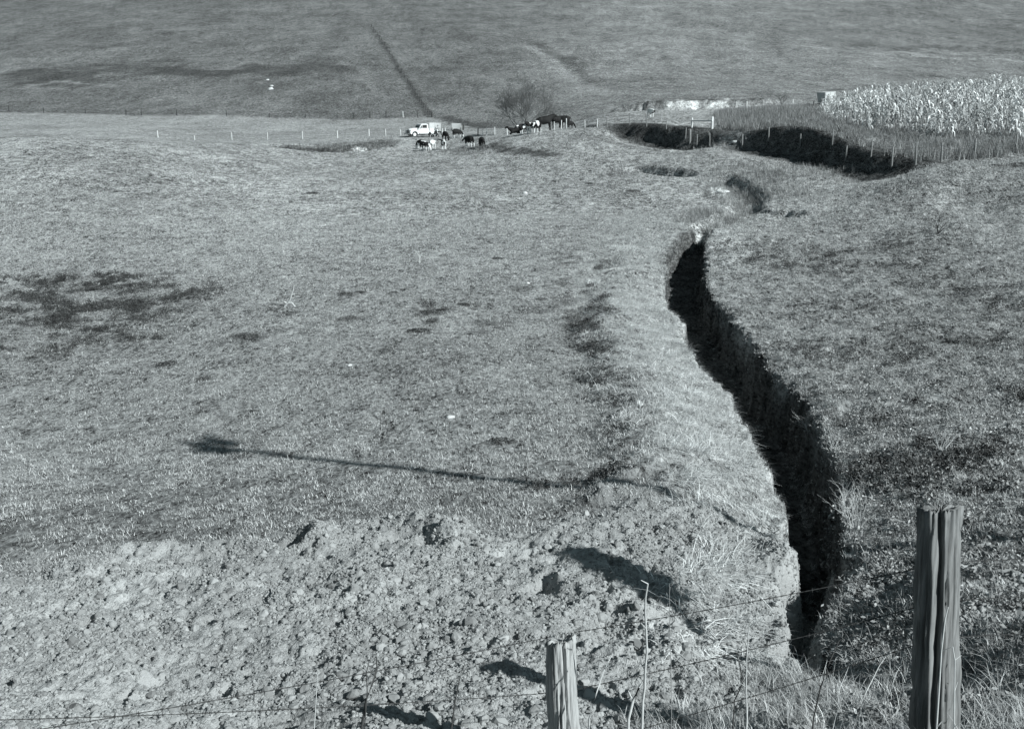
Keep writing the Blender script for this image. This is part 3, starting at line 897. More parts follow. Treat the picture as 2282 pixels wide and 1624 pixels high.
# dark weeds: patch at the left and scattered darker turf
wx = []; wy = []
def weed_patch(px, py, rx_, ry_, n):
    c = on_px(px, py)
    a = RS.uniform(0, 2 * math.pi, n); q = np.sqrt(RS.uniform(size=n))
    X = c.x + np.cos(a) * q * rx_; Y = c.y + np.sin(a) * q * ry_
    k = RS.uniform(size=n) < sst(.42, .60, fbm(X, Y, 1.1, 3, 541)) * sst(1.0, .55, q + .5 * (fbm(X, Y, 2.2, 2, 543) - .5))
    wx.append(X[k]); wy.append(Y[k])
for a in [(230, 652, 5.5, 5.0, 2200), (95, 645, 4, 4, 1000), (120, 700, 3, 3, 500), (390, 660, 2.2, 2.2, 130), (190, 705, 4.2, 3.4, 1300), (110, 765, 4.5, 3, 700), (1010, 690, 2.2, 3, 120), 
          (1700, 560, 3, 7, 300), (1900, 575, 6, 6, 900), (2080, 650, 4, 6, 700), (1960, 780, 4, 4, 500), (2060, 900, 2.6, 2.4, 500), (2070, 1040, 2.0, 2.0, 600), (1260, 1085, 1.0, .5, 60), (640, 331, 3, 3, 300), (690, 333, 4, 3, 500), (740, 334, 3.5, 3, 400), (790, 331, 4, 3, 400), (840, 322, 3, 3, 200), (1040, 334, 2, 2, 160), (1090, 329, 1.6, 1.5, 120), (1130, 335, 2.2, 1.5, 130), (1180, 341, 2.2, 1.5, 110)]:
    weed_patch(*a)
for k in range(34):
    py = RS.uniform(560, 900); px = np.interp(py, [560, 640, 700, 830, 900], [1345, 1325, 1322, 1312, 1330]) + RS.normal() * 22
    weed_patch(px, py, RS.uniform(.3, .7), RS.uniform(.5, 1.6), 20)
X = np.concatenate(wx); Y = np.concatenate(wy)
sL, sR = ditch_s(X, Y)
P, r_, s_ = put(X, Y, (sL > .1) | (sR > .1), .6, 1.3, .2)
scatter('dark_weeds', 'dark low weeds growing in loose patches in the turf', 'weeds', P, r_, s_,
        [template('dark_weed_clump', join(leaves(26, .03, .08, .02, .20, .15, 680 + i), blades(6, .1, .25, .006, .01, .1, .5, None, 3, 690 + i)), M['weed']) for i in range(4)])
# clods of fresh soil
x, y = wedge(int(240000 * SC), 6.2, 15.5, lambda q: 1 + 0 * q, .6)
so = soil_mask(x, y); sL, sR = ditch_s(x, y)
cl = fbm(x, y, .7, 3, 551)
keep = RS.uniform(size=len(x)) < so * (.25 + .75 * sst(.32, .62, cl)) * .9
P, r_, s_ = put(x, y, keep, .012, .05, .6)
big = RS.uniform(size=len(P)) < .025
s_ *= np.where(big, RS.uniform(1.5, 2.8, len(P)), .85)[:, None]
P2, r2, s2 = put(x, y, (RS.uniform(size=len(x)) < (sR > -.1) * .40 * sst(12.5, 10.5, y) * sst(.35, .6, fbm(x, y, .5, 2, 553))), .03, .10, .6)
scatter('soil_clods', 'crumbly clods of freshly dug soil at the bottom of the picture', 'soil',
        np.concatenate([P, P2]), np.concatenate([r_, r2]), np.concatenate([s_, s2]),
        [template('clod', clod(700 + i), M['clod']) for i in range(5)])

def poly_pts(poly, n):
    poly = np.array(poly); lo = poly.min(0); hi = poly.max(0)
    q = RS.uniform(size=(n, 2)) * (hi - lo) + lo
    ins = np.zeros(n, bool); j = len(poly) - 1
    for i in range(len(poly)):
        xi, yi = poly[i]; xj, yj = poly[j]
        c = ((yi > q[:, 1]) != (yj > q[:, 1])) & (q[:, 0] < (xj - xi) * (q[:, 1] - yi) / (yj - yi + 1e-12) + xi)
        ins ^= c; j = i
    return q[ins, 0], q[ins, 1]
def ax(px, y): return ((px - CX) / FPX * (y * cp + 3.2 * sp), y)
corn_poly = [ax(1822, 124), ax(1838, 113), ax(1880, 104), ax(1950, 97), ax(2100, 90.5), ax(2350, 88), ax(2350, 235), ax(2150, 215), ax(2000, 192), ax(1870, 168), ax(1832, 145)]
x, y = poly_pts(corn_poly, 11500)
keep = RS.uniform(size=len(x)) < .95 * (1 - .4 * sst(120, 190, y)) * (.35 + .65 * sst(.35, .55, fbm(x, y, 2.5, 2, 563)))
P, r_, s_ = put(x, y, keep, .7, 1.35, .10)
s_ *= (.8 + .4 * fbm(P[:, 0], P[:, 1], 5, 2, 561))[:, None] * (.72 + .28 * sst(.275, .315, P[:, 0] / P[:, 1]))[:, None]
def corn_plant(seed):
    r = np.random.RandomState(seed)
    V = []; F = []; T = []
    h = r.uniform(1.7, 2.2)
    for k in range(4):
        a = k * math.pi / 2
        V += [Vector((math.cos(a) * .018, math.sin(a) * .018, 0)), Vector((math.cos(a) * .008 + .05, math.sin(a) * .008, h))]; T += [.55, .55]
    for k in range(4):
        F.append((2 * k, 2 * ((k + 1) % 4), 2 * ((k + 1) % 4) + 1, 2 * k + 1))
    for i in range(11):
        z = h * (.18 + .08 * i); a = (i % 2) * math.pi + r.normal() * .5
        d = Vector((math.cos(a), math.sin(a), 0)); sd = Vector((-d.y, d.x, 0))
        L = r.uniform(.4, .75); up = r.uniform(.0, .3); tone = r.uniform(.0, 1)
        w_ = r.uniform(.08, .14)
        pts = [Vector((0, 0, z)), Vector((0, 0, z)) + d * L * .4 + Vector((0, 0, up)), Vector((0, 0, z)) + d * L * .8 + Vector((0, 0, up - .12)), Vector((0, 0, z)) + d * L + Vector((0, 0, up - .45))]
        n0 = len(V)
        for p, ww in zip(pts, (.3, 1, .8, .15)):
            tw = sd * w_ * ww * .5 + Vector((0, 0, r.uniform(-.02, .02)))
            V += [p - tw, p + tw]; T += [tone] * 2
        for k in range(3): F.append((n0 + 2 * k, n0 + 2 * k + 1, n0 + 2 * k + 3, n0 + 2 * k + 2))
    t3 = blades(6, .2, .35, .02, .035, .01, .5, None, 2, seed)
    return join((V, F, T), ([v + Vector((.05, 0, h)) for v in t3[0]], t3[1], t3[2]))
scatter('corn_crop', 'tall dry standing corn at the upper right', 'corn', P, r_, s_,
        [template('corn_plant', corn_plant(720 + i), M['corn']) for i in range(6)])
weed_poly = [ax(1590, 150), ax(1600, 122), ax(1655, 113), ax(1720, 106), ax(1785, 100), ax(1850, 94), ax(1890, 88), ax(1940, 84), ax(1990, 79.5), ax(2050, 76), ax(2120, 76), ax(2350, 78), ax(2350, 96), ax(2100, 97.5), ax(1950, 104), ax(1880, 111), ax(1838, 119), ax(1825, 130), ax(1830, 175), ax(1780, 185), ax(1650, 185)]
x, y = poly_pts(weed_poly, 42000)
keep = RS.uniform(size=len(x)) < .95 * sst(.3, .6, fbm(x, y, 1.8, 2, 565))
P, r_, s_ = put(x, y, keep, .5, 1.0, .12)
s_[:, 2] *= 1 - .55 * sst(80, 88, P[:, 1]) * (1 - sst(104, 116, P[:, 1]))
s_[:, 2] *= 1.0 - .5 * sst(135, 175, P[:, 1])
scatter('tall_weeds', 'tall dry weeds and grass between the wire fence and the corn', 'weeds', P, r_, s_,
        [template('tall_weed_clump', join(blades(9, .6, 1.35, .018, .035, .28, .25, None, 3, 740 + i), leaves(8, .06, .14, .3, 1.1, .25, 750 + i)), M['tall']) for i in range(5)])
# rank grass round the upper creek and in the weedy bank at mid left
X = []; Y = []
for px, py, a_, b_, n in [(1650, 400, 3.0, 7, 500), (1700, 390, 5, 8, 500), (1760, 400, 5, 7, 400), (1640, 450, 2.2, 5, 400), (1700, 460, 3, 4, 300), (1580, 490, 2, 4, 260), (1460, 372, 4, 4, 160),
                         (650, 326, 6, 8, 260), (720, 330, 7, 8, 320), (790, 324, 6, 9, 300), (1630, 312, 4, 7, 160), (1610, 480, 2, 3, 200), (870, 306, 5, 6, 90), (1035, 333, 1.8, 3, 140), (1060, 338, 2.0, 3, 120)]:
    c = on_px(px, py)
    a = RS.uniform(0, 2 * math.pi, n); q = np.sqrt(RS.uniform(size=n))
    X.append(c.x + np.cos(a) * q * a_); Y.append(c.y + np.sin(a) * q * b_)
X = np.concatenate(X); Y = np.concatenate(Y)
P, r_, s_ = put(X, Y, np.ones(len(X), bool), .35, .75, .15)
scatter('creek_grass', 'rank pale grass round the winding upper creek', 'grass', P, r_, s_,
        [template('creek_tuft', blades(12, .3, .9, .015, .03, .2, .5, None, 3, 770 + i), M['tall']) for i in range(4)])

# ------------------------------------------------------------------ fences in the distance
def post_mesh(h, r=.055, lean=(0, 0), n=7):
    mb = MB()
    mb.tube([(0, 0, -.25), (lean[0] * .5, lean[1] * .5, h * .5), (lean[0], lean[1], h - .01), (lean[0], lean[1], h + .012)], [r * 1.08, r, r * .93, r * .6], n)
    return mb
def far_fence(name, label, pts, mat, r=.055, wires=(.45, .8, 1.05), wr=.006, group=None, order=True):
    """pts: (px, y, height[, material]); posts stand on the ground, wire strands join them"""
    g0 = at_y(pts[0][0], pts[0][1])
    root = empty(name, g0, 0, label, 'fence', group)
    tops = []
    for q in pts:
        px, y, h = q[:3]
        p = at_y(px, y)
        ln = (random.uniform(-.06, .06), random.uniform(-.05, .05))
        rr = r * random.uniform(.85, 1.2) * (q[4] if len(q) > 4 else 1)
        post_mesh(h, rr, ln).build('post', q[3] if len(q) > 3 and q[3] else mat, root, p - g0)
        tops.append((p - g0, h))
    for wh in wires:
        mb = MB(); P = []
        for i, (p, h) in enumerate(tops):
            P.append(p + Vector((0, -r, min(wh, h - .05))))
            if i < len(tops) - 1:
                m_ = (p + tops[i + 1][0]) / 2 + Vector((0, -r, wh - .03)); P.append(m_)
        mb.tube(P, wr, 4, False); mb.build('wire', M['wire'], root)
    return root
far_fence('wire_fence', 'wire fence with short pale posts crossing the field left of the truck',
          [(352, 184, 1.1), (434, 186, .75), (517, 186, 1.2), (596.5, 186, 1.15), (674, 186, 1.2), (752, 186, 1.15), (822, 186, 1.1), (859.5, 187, 1.05), (892.7, 188, 1.05), (925, 189, 1.1), (985, 190, 1.0), (992.5, 191, 1.0)], M['postw'], .075)
far_fence('wire_fence', 'wire fence with dark posts along the foot of the hill at the left',
          [(20, 262, 1.2), (97.6, 262, 1.2), (190, 262, 1.0), (281, 262, 1.3), (315, 262, 1.3), (394, 262, 1.2), (505, 262, 1.15), (600, 262, .9), (680, 262, .9), (751, 262, 1.3), (788, 262, 1.2), (824, 262, 1.35), (860, 262, 1.55), (898, 262, 1.4, M['postw']), (930, 262, 1.2), (961, 262, 1.3)], M['postd'], .085)
hp = []
for i in range(26):
    t = i / 25
    px = np.interp(t, [0, .2, .4, .6, .8, 1], [962, 940, 915, 880, 850, 828]); py = np.interp(t, [0, .2, .4, .6, .8, 1], [262, 235, 195, 140, 92, 62])
    p = on_px(px, py); hp.append((px, p.y, random.uniform(1.1, 1.4)))
far_fence('wire_fence', 'overgrown wire fence running straight up the hillside above the truck', hp, M['postd'], .09)
far_fence('wire_fence', 'wire fence with bleached posts between the truck and the standing cattle',
          [(1064.4, 172, 1.15, M['postd'], 1.5), (1075, 171, 1.0), (1083.9, 170, 1.1), (1102, 167, 1.1), (1130, 160, 1.1), (1163, 152, 1.1), (1234.9, 147, 1.15), (1250, 146, 1.2), (1261.6, 145, 1.3), (1303, 143.5, 1.0), (1330, 142.5, 1.0)], M['postw'], .06)
rf = [(1351.5, 141, 1.19), (1402.5, 137, 1.27), (1440.5, 132, 1.22), (1484, 127, 1.18), (1527, 122, 1.07), (1537, 121, 1.4, None, 2.2), (1552, 119.5, 1.23), (1581, 116.5, 1.3), (1653, 108.8, 1.33), (1712, 104.6, 1.2), (1782, 97.6, 1.2),
      (1854, 90.6, 1.2), (1883, 86.5, 1.15), (1940, 82.6, 1.25), (1986, 78.6, 1.35), (2039.6, 75.5, 1.42), (2096.6, 75.5, 1.25), (2170, 77, 1.3), (2262, 79, 1.3)]
far_fence('wire_fence', 'weathered wire fence along the top of the dark cut bank at the right', rf, M['postf'], .06, (.4, .75, 1.1), .007)
far_fence('wire_fence', 'short run of pale posts behind the weeds left of the corn', [(1640, 172, 1.4), (1663, 168, 1.3), (1765, 150, 1.3), (1812, 140, 1.2, M['postd'])], M['postw'], .055, (.8,))
# brace rail on posts in the creek gap
pa = at_y(1541, 123); pb = at_y(1586, 121)
rt = empty('rail_gate', pb, 0, 'pale horizontal rail on a stout post beside the creek gap', 'gate')
post_mesh(1.25, .13, (0, 0)).build('post', M['postw'], rt)
post_mesh(1.0, .09, (0, 0)).build('post', M['postw'], rt, pa - pb)
mb = MB(); mb.tube([pa - pb + Vector((0, -.12, .72)), (0, -.14, .86)], [.08, .09], 7); mb.build('rail', M['postw'], rt)

# ------------------------------------------------------------------ skin helper for bodies
DG = None
def skin_mesh(name, nodes, edges, sub=1, root=0):
    """nodes: (x,y,z,r) ; one connected skeleton grown into one surface"""
    me = bpy.data.meshes.new(name)
    me.from_pydata([n[:3] for n in nodes], edges, [])
    o = bpy.data.objects.new(name, me); COL.objects.link(o)
    m = o.modifiers.new('skin', 'SKIN'); m.use_smooth_shade = True; m.branch_smoothing = .4
    for i, n in enumerate(nodes):
        v = me.skin_vertices[0].data[i]; r = n[3]
        v.radius = r if hasattr(r, '__len__') else (r, r)
        v.use_root = (i == root)
    if sub:
        q = o.modifiers.new('sub', 'SUBSURF'); q.levels = sub; q.render_levels = sub
    bpy.context.view_layer.update()
    dg = bpy.context.evaluated_depsgraph_get()
    r_ = bpy.data.meshes.new_from_object(o.evaluated_get(dg))
    bpy.data.objects.remove(o); bpy.data.meshes.remove(me)
    r_.name = name
    r_.polygons.foreach_set('use_smooth', [True] * len(r_.polygons))
    return r_
def chain(nodes, edges, start, pts):
    k = start
    for p in pts:
        nodes.append(p); edges.append((k, len(nodes) - 1)); k = len(nodes) - 1
    return k

# ------------------------------------------------------------------ cattle
def cow_mesh(pose):
    me = cow_skeleton(pose)
    for v in me.vertices: v.co.x *= .84; v.co.y *= 1.12
    return me
def cow_skeleton(pose):
    N = [(-.62, 0, 1.02, (.29, .35))]; E = []
    if pose == 'lie':
        N = [(-.62, 0, .42, (.27, .32))]
        b = chain(N, E, 0, [(-.2, 0, .44, (.33, .36)), (.2, 0, .45, (.33, .37)), (.58, 0, .48, (.25, .32))])
        nk = chain(N, E, b, [(.86, 0, .70, (.13, .18)), (1.06, 0, .92, (.12, .14))])
        hd = chain(N, E, nk, [(1.22, 0, .90, (.10, .12)), (1.46, 0, .76, (.075, .08))])
        for s in (-1, 1):
            chain(N, E, nk, [(1.02, s * .17, .97, (.04, .02)), (1.0, s * .24, .96, (.02, .012))])
            chain(N, E, b, [(.55, s * .26, .26, .10), (.85, s * .30, .12, .06), (.62, s * .34, .07, .045)])
            chain(N, E, 0, [(-.50, s * .32, .28, .13), (-.15, s * .42, .14, .08), (-.50, s * .44, .08, .05)])
        chain(N, E, 0, [(-.92, .02, .5, .04), (-.98, .1, .25, .025), (-.95, .15, .08, .035)])
        return skin_mesh('cow_body', N, E, 1)
    b0 = chain(N, E, 0, [(-.25, 0, .97, (.33, .42)), (.15, 0, .95, (.33, .43)), (.55, 0, 1.01, (.27, .37))])
    if pose == 'graze':
        nk = chain(N, E, b0, [(.86, 0, .92, (.13, .19)), (1.08, 0, .60, (.11, .14))])
        chain(N, E, nk, [(1.20, 0, .36, (.105, .12)), (1.30, 0, .10, (.075, .075))])
        ear = (1.10, .46)
    elif pose == 'low':
        nk = chain(N, E, b0, [(.90, 0, 1.08, (.13, .18)), (1.18, 0, 1.0, (.11, .13))])
        chain(N, E, nk, [(1.34, 0, .92, (.10, .12)), (1.54, 0, .74, (.075, .08))])
        ear = (1.16, 1.06)
    else:
        nk = chain(N, E, b0, [(.84, 0, 1.20, (.16, .22)), (1.0, 0, 1.34, (.13, .16))])
        chain(N, E, nk, [(1.16, 0, 1.34, (.11, .13)), (1.38, 0, 1.16, (.08, .09))])
        ear = (1.0, 1.42)
    for s in (-1, 1):
        chain(N, E, nk, [(ear[0], s * .16, ear[1], (.04, .02)), (ear[0] - .03, s * .25, ear[1] - .02, (.022, .012))])
        chain(N, E, b0, [(.52, s * .17, .72, .115), (.50, s * .17, .40, .06), (.52, s * .17, .12, .045), (.56, s * .17, .03, .055)])
        chain(N, E, 0, [(-.60, s * .18, .80, .15), (-.48, s * .18, .58, .085), (-.68, s * .18, .36, .05), (-.64, s * .18, .12, .042), (-.60, s * .18, .03, .055)])
    chain(N, E, 0, [(-.88, 0, 1.12, .045), (-.96, 0, .85, .022), (-.95, .02, .55, .02), (-.94, .03, .42, .04)])
    if pose != 'lie':
        chain(N, E, 1, [(-.38, 0, .66, (.10, .08))])
    return skin_mesh('cow_body', N, E, 1)
COWS = {k: cow_mesh(k) for k in ('graze', 'low', 'up', 'lie')}
for k in COWS: COWS[k].materials.append(M['cow_pied'])
def cow(px, y, pose, rz, mat, scale, label, group='cattle grazing near the truck', dz=0.0):
    o = bpy.data.objects.new('cow', COWS[pose]); COL.objects.link(o)
    p = at_y(px, y)
    # tilt with the slope so the hooves touch
    e = .5
    n = Vector((gz(p.x - e, p.y) - gz(p.x + e, p.y), gz(p.x, p.y - e) - gz(p.x, p.y + e), 2 * e)).normalized()
    q = Vector((0, 0, 1)).rotation_difference(n.lerp(Vector((0, 0, 1)), .35))
    o.location = p + Vector((0, 0, dz - .02))
    o.rotation_euler = (q.to_matrix() @ Matrix.Rotation(R(rz), 3, 'Z')).to_euler()
    o.scale = (scale * 1.1,) * 3
    o.material_slots[0].link = 'OBJECT'; o.material_slots[0].material = M[mat]
    return tag(o, label, 'cow', group)
# angle 0 faces right, 180 faces left, -90 faces the camera
def yo(px, py): return on_px(px, py).y
cow(936, yo(936, 333), 'graze', 125, 'cow_dark', .92, 'dark cow at the far left of the herd, half behind a pied one')
cow(946, yo(946, 337), 'graze', -38, 'cow_pied', .95, 'black and white cow grazing, lowest and leftmost before the truck')
cow(964, yo(964, 334), 'low', 75, 'cow_white', .92, 'mostly white cow seen from behind, right of the leftmost pied pair')
cow(989, yo(989, 333), 'low', -80, 'cow_pied', .90, 'small black and white cow facing the camera below the black grazing one')
cow(993, yo(993, 314), 'graze', -62, 'cow_black', .95, 'black cow grazing between the truck and the hay feeder')
cow(1018, yo(1018, 309), 'graze', 38, 'cow_dark', 1.0, 'black cow with white legs standing in front of the hay feeder')
cow(1047, yo(1047, 329), 'low', 130, 'cow_dark', 1.02, 'big black cow with white forelegs, alone right of the feeder')
cow(1075, yo(1075, 330), 'graze', 105, 'cow_black', .95, 'black cow with its rump to the camera beside dark tall weeds')
g2 = 'cattle standing behind the grassy knoll'
cow(1150, 147, 'lie', 185, 'cow_black', 1.05, 'black cow lying down at the lower left end of the knoll group', g2, .15)
cow(1169, 145.2, 'low', 205, 'cow_pied', 1.0, 'dark cow with a pale back next to the one lying down', g2, .05)
cow(1182, 145.5, 'up', -115, 'cow_dark', 1.0, 'dark cow facing the camera under the bare tree', g2)
cow(1197, 144.6, 'low', 250, 'cow_white', 1.1, 'white and black cow in the middle of the knoll group', g2)
cow(1215, 145, 'up', 12, 'cow_black', 1.3, 'large black cow with its head raised on the knoll', g2, .1)
cow(1243, 148, 'low', 20, 'cow_black', 1.15, 'black cow standing between the two pale posts', g2, .25)
cow(1256, 148, 'low', 165, 'cow_black', 1.12, 'black cow just right of the pale posts at the knoll end', g2, .25)
cow(1269, 152, 'graze', 30, 'cow_black', .8, 'small dark cow half hidden at the right end of the knoll group', g2, .1)
cow(1449, 160, 'low', -70, 'cow_pied', .9, 'lone black and white cow standing behind the fence far right', 'cattle beyond the fence')

# ------------------------------------------------------------------ pickup truck
def build_truck(px, py, heading):
    p = on_px(px, py)
    root = empty('pickup_truck', p, R(heading), 'pale pickup truck with wooden stock rack parked facing left on the knoll', 'pickup truck')
    W = .92
    # cab and lower body
    cab = MB()
    cab.prism([(-.65, .50), (.95, .50), (.98, .95), (.95, 1.22), (-.62, 1.22), (-.68, .9)], -W, W, .05)
    cab.prism([(-.60, 1.20), (.86, 1.20), (.60, 1.62), (.50, 1.78), (.30, 1.86), (-.35, 1.86), (-.52, 1.78), (-.58, 1.60)], -W + .07, W - .07, .10)
    cabo = cab.build('cab', M['paint'], root)
    for s in (-1, 1):
        y = s * (W - .062)
        mb = MB(); mb.prism([(-.36, 1.27), (.30, 1.27), (.30, 1.64), (.22, 1.70), (-.36, 1.70)], y - .012, y + .012); mb.build('side_window', M['glass'], root)
        mb = MB(); mb.prism([(.36, 1.27), (.66, 1.27), (.40, 1.66), (.36, 1.68)], y - .011, y + .011); mb.build('quarter_window', M['glass'], root)
        mb = MB(); mb.box((.12, s * (W + .012), .88), (1.02, .03, .66), b=.01)
        d = mb.build('door', M['paint'], root)
        mb = MB(); mb.box((-.25, s * (W + .045), 1.08), (.16, .03, .03)); mb.build('handle', M['chrome'], d)
        mb = MB(); mb.tube([(.55, s * (W + .02), 1.25), (.62, s * (W + .20), 1.36)], .012, 6); mb.tube([(.62, s * (W + .20), 1.30), (.62, s * (W + .20), 1.44)], [.05, .06], 8); mb.build('mirror', M['chrome'], root)
        mb = MB(); mb.box((.15, s * (W + .06), .50), (1.25, .16, .05), b=.01); mb.build('running_board', M['paint'], root)
    mb = MB(); rt_ = Matrix.Rotation(R(-33), 3, 'Y'); mb.box((.745, 0, 1.45), (.02, 1.42, .42), rt_); mb.build('windshield', M['glass'], root)
    mb = MB(); mb.box((-.585, 0, 1.50), (.02, 1.1, .28)); mb.build('rear_window', M['glass'], root)
    # bonnet, fenders, nose
    mb = MB()
    prof = [(-.52, .72), (-.52, 1.10), (-.42, 1.22), (-.18, 1.28), (.18, 1.28), (.42, 1.22), (.52, 1.10), (.52, .72)]
    V = []; xs = [(.90, 1.0, 0), (1.5, .97, -.03), (2.02, .90, -.09), (2.18, .82, -.20)]
    for x_, k, dz in xs: V += [(x_, a * k, z + (dz if z > .8 else 0)) for a, z in prof]
    n = len(prof); F = [tuple(range(n))] + [tuple(range(len(V) - 1, len(V) - n - 1, -1))]
    for i in range(len(xs) - 1):
        for k in range(n): F.append((i * n + k, (i + 1) * n + k, (i + 1) * n + (k + 1) % n, i * n + (k + 1) % n))
    mb.add(V, F, True); mb.build('bonnet', M['paint'], root)
    for s in (-1, 1):
        mb = MB()
        arc = [(1.52 + .44 * math.cos(a), .40 + .44 * math.sin(a)) for a in [R(q) for q in range(180, -1, -20)]]
        prof = [(.92, .45)] + arc[::1] + [(2.20, .50), (2.24, .80), (2.14, .98), (1.9, 1.06), (1.3, 1.06), (.92, .98)]
        prof = [q for q in prof]
        y0, y1 = (s * .50, s * (W + .05))
        mb.prism(prof, min(y0, y1), max(y0, y1), 0.0); mb.build('front_fender', M['paint'], root)
        mb = MB(); mb.tube([(2.20, s * .66, .84), (2.27, s * .66, .84)], [.11, .09], 12)
        h_ = mb.build('headlight', M['chrome'], root)
        mb = MB(); mb.tube([(2.262, s * .66, .84), (2.285, s * .66, .84)], [.085, .05], 12); mb.build('lens', M['glass'], h_)
    mb = MB(); mb.box((2.17, 0, .76), (.08, 1.06, .40), b=.02); gr = mb.build('grille', M['dark'], root)
    mb = MB()
    for k in range(5): mb.box((2.22, 0, .62 + .075 * k), (.03, 1.0, .022))
    mb.build('grille_bar', M['chrome'], gr)
    mb = MB(); mb.box((2.38, 0, .48), (.08, 1.86, .16), b=.03); mb.box((2.26, .4, .48), (.2, .06, .06)); mb.box((2.26, -.4, .48), (.2, .06, .06)); mb.build('front_bumper', M['chrome'], root)
    mb = MB(); mb.box((0, 0, .46), (4.3, .8, .14)); mb.box((.2, 0, .40), (1.0, .6, .2)); mb.build('chassis', M['dark'], root)
    # bed
    mb = MB()
    mb.box((-1.60, 0, .72), (1.75, 1.5, .06)); mb.box((-1.60, .76, .92), (1.75, .05, .46), b=.01); mb.box((-1.60, -.76, .92), (1.75, .05, .46), b=.01)
    mb.box((-.74, 0, .92), (.05, 1.5, .46)); mb.build('bed', M['paint'], root)
    mb = MB(); mb.box((-2.49, 0, .92), (.05, 1.5, .46), b=.01); mb.build('tailgate', M['paint'], root)
    for s in (-1, 1):
        mb = MB()
        arc = [(-1.62 + .47 * math.cos(R(a)), .42 + .50 * math.sin(R(a))) for a in range(0, 181, 20)] + [(-1.62 + .40 * math.cos(R(a)), .42 + .40 * math.sin(R(a))) for a in range(180, -1, -20)]
        y0, y1 = s * .79, s * (W + .06)
        n = 10
        V = []; F = []
        for yy in (min(y0, y1), max(y0, y1)): V += [(a, yy, b) for a, b in arc]
        m2 = len(arc)
        for k in range(m2): F.append((k, m2 + k, m2 + (k + 1) % m2, (k + 1) % m2))
        for k in range(n - 1):
            F.append((k, k + 1, m2 - 2 - k, m2 - 1 - k)); F.append((m2 + k, m2 + m2 - 1 - k, m2 + m2 - 2 - k, m2 + k + 1))
        mb.add(V, F, True); mb.build('rear_fender', M['paint'], root)
    # stock rack
    for s in (-1, 1):
        mb = MB()
        for k in range(4): mb.box((-1.62, s * .80, 1.26 + .20 * k), (1.80, .025, .165))
        sd = mb.build('rack_side', M['board'], root)
        for xx in (-.80, -1.62, -2.44):
            mb = MB(); mb.box((xx, s * .835, 1.42), (.07, .04, 1.05)); mb.build('stake', M['board'], sd)
    mb = MB()
    for k in range(4): mb.box((-2.53, 0, 1.26 + .20 * k), (.025, 1.52, .165))
    mb.build('rack_end', M['board'], root)
    mb = MB()
    for k in range(4): mb.box((-.72, 0, 1.26 + .20 * k), (.025, 1.52, .165))
    mb.build('rack_front', M['board'], root)
    # wheels
    for xx in (1.52, -1.62):
        for s in (-1, 1):
            w_ = empty('wheel', (xx, s * .80, .38)); w_.parent = root
            mb = MB(); n = 20
            prof = [(.24, -.09), (.33, -.10), (.375, -.06), (.38, 0), (.375, .06), (.33, .10), (.24, .09)]
            V = [(r_ * math.cos(2 * math.pi * k / n), yy, r_ * math.sin(2 * math.pi * k / n)) for r_, yy in prof for k in range(n)]
            m2 = len(prof); F = [(i * n + k, i * n + (k + 1) % n, ((i + 1) % m2) * n + (k + 1) % n, ((i + 1) % m2) * n + k) for i in range(m2) for k in range(n)]
            mb.add(V, F, True); mb.build('tyre', M['tyre'], w_)
            mb = MB(); V = []
            prof = [(.24, .05), (.20, .07), (.12, .05), (.08, .09), (.001, .10)]
            for r_, yy in prof: V += [(r_ * math.cos(2 * math.pi * k / n), s * yy, r_ * math.sin(2 * math.pi * k / n)) for k in range(n)]
            F = [(i * n + k, i * n + (k + 1) % n, (i + 1) * n + (k + 1) % n, (i + 1) * n + k) for i in range(len(prof) - 1) for k in range(n)]
            mb.add(V, F, True); mb.build('rim', M['rim'], w_)
    return root
tr = build_truck(941, 305.5, 180 + 27)
tr.scale = (1.06,) * 3
TP = tr.location.copy()

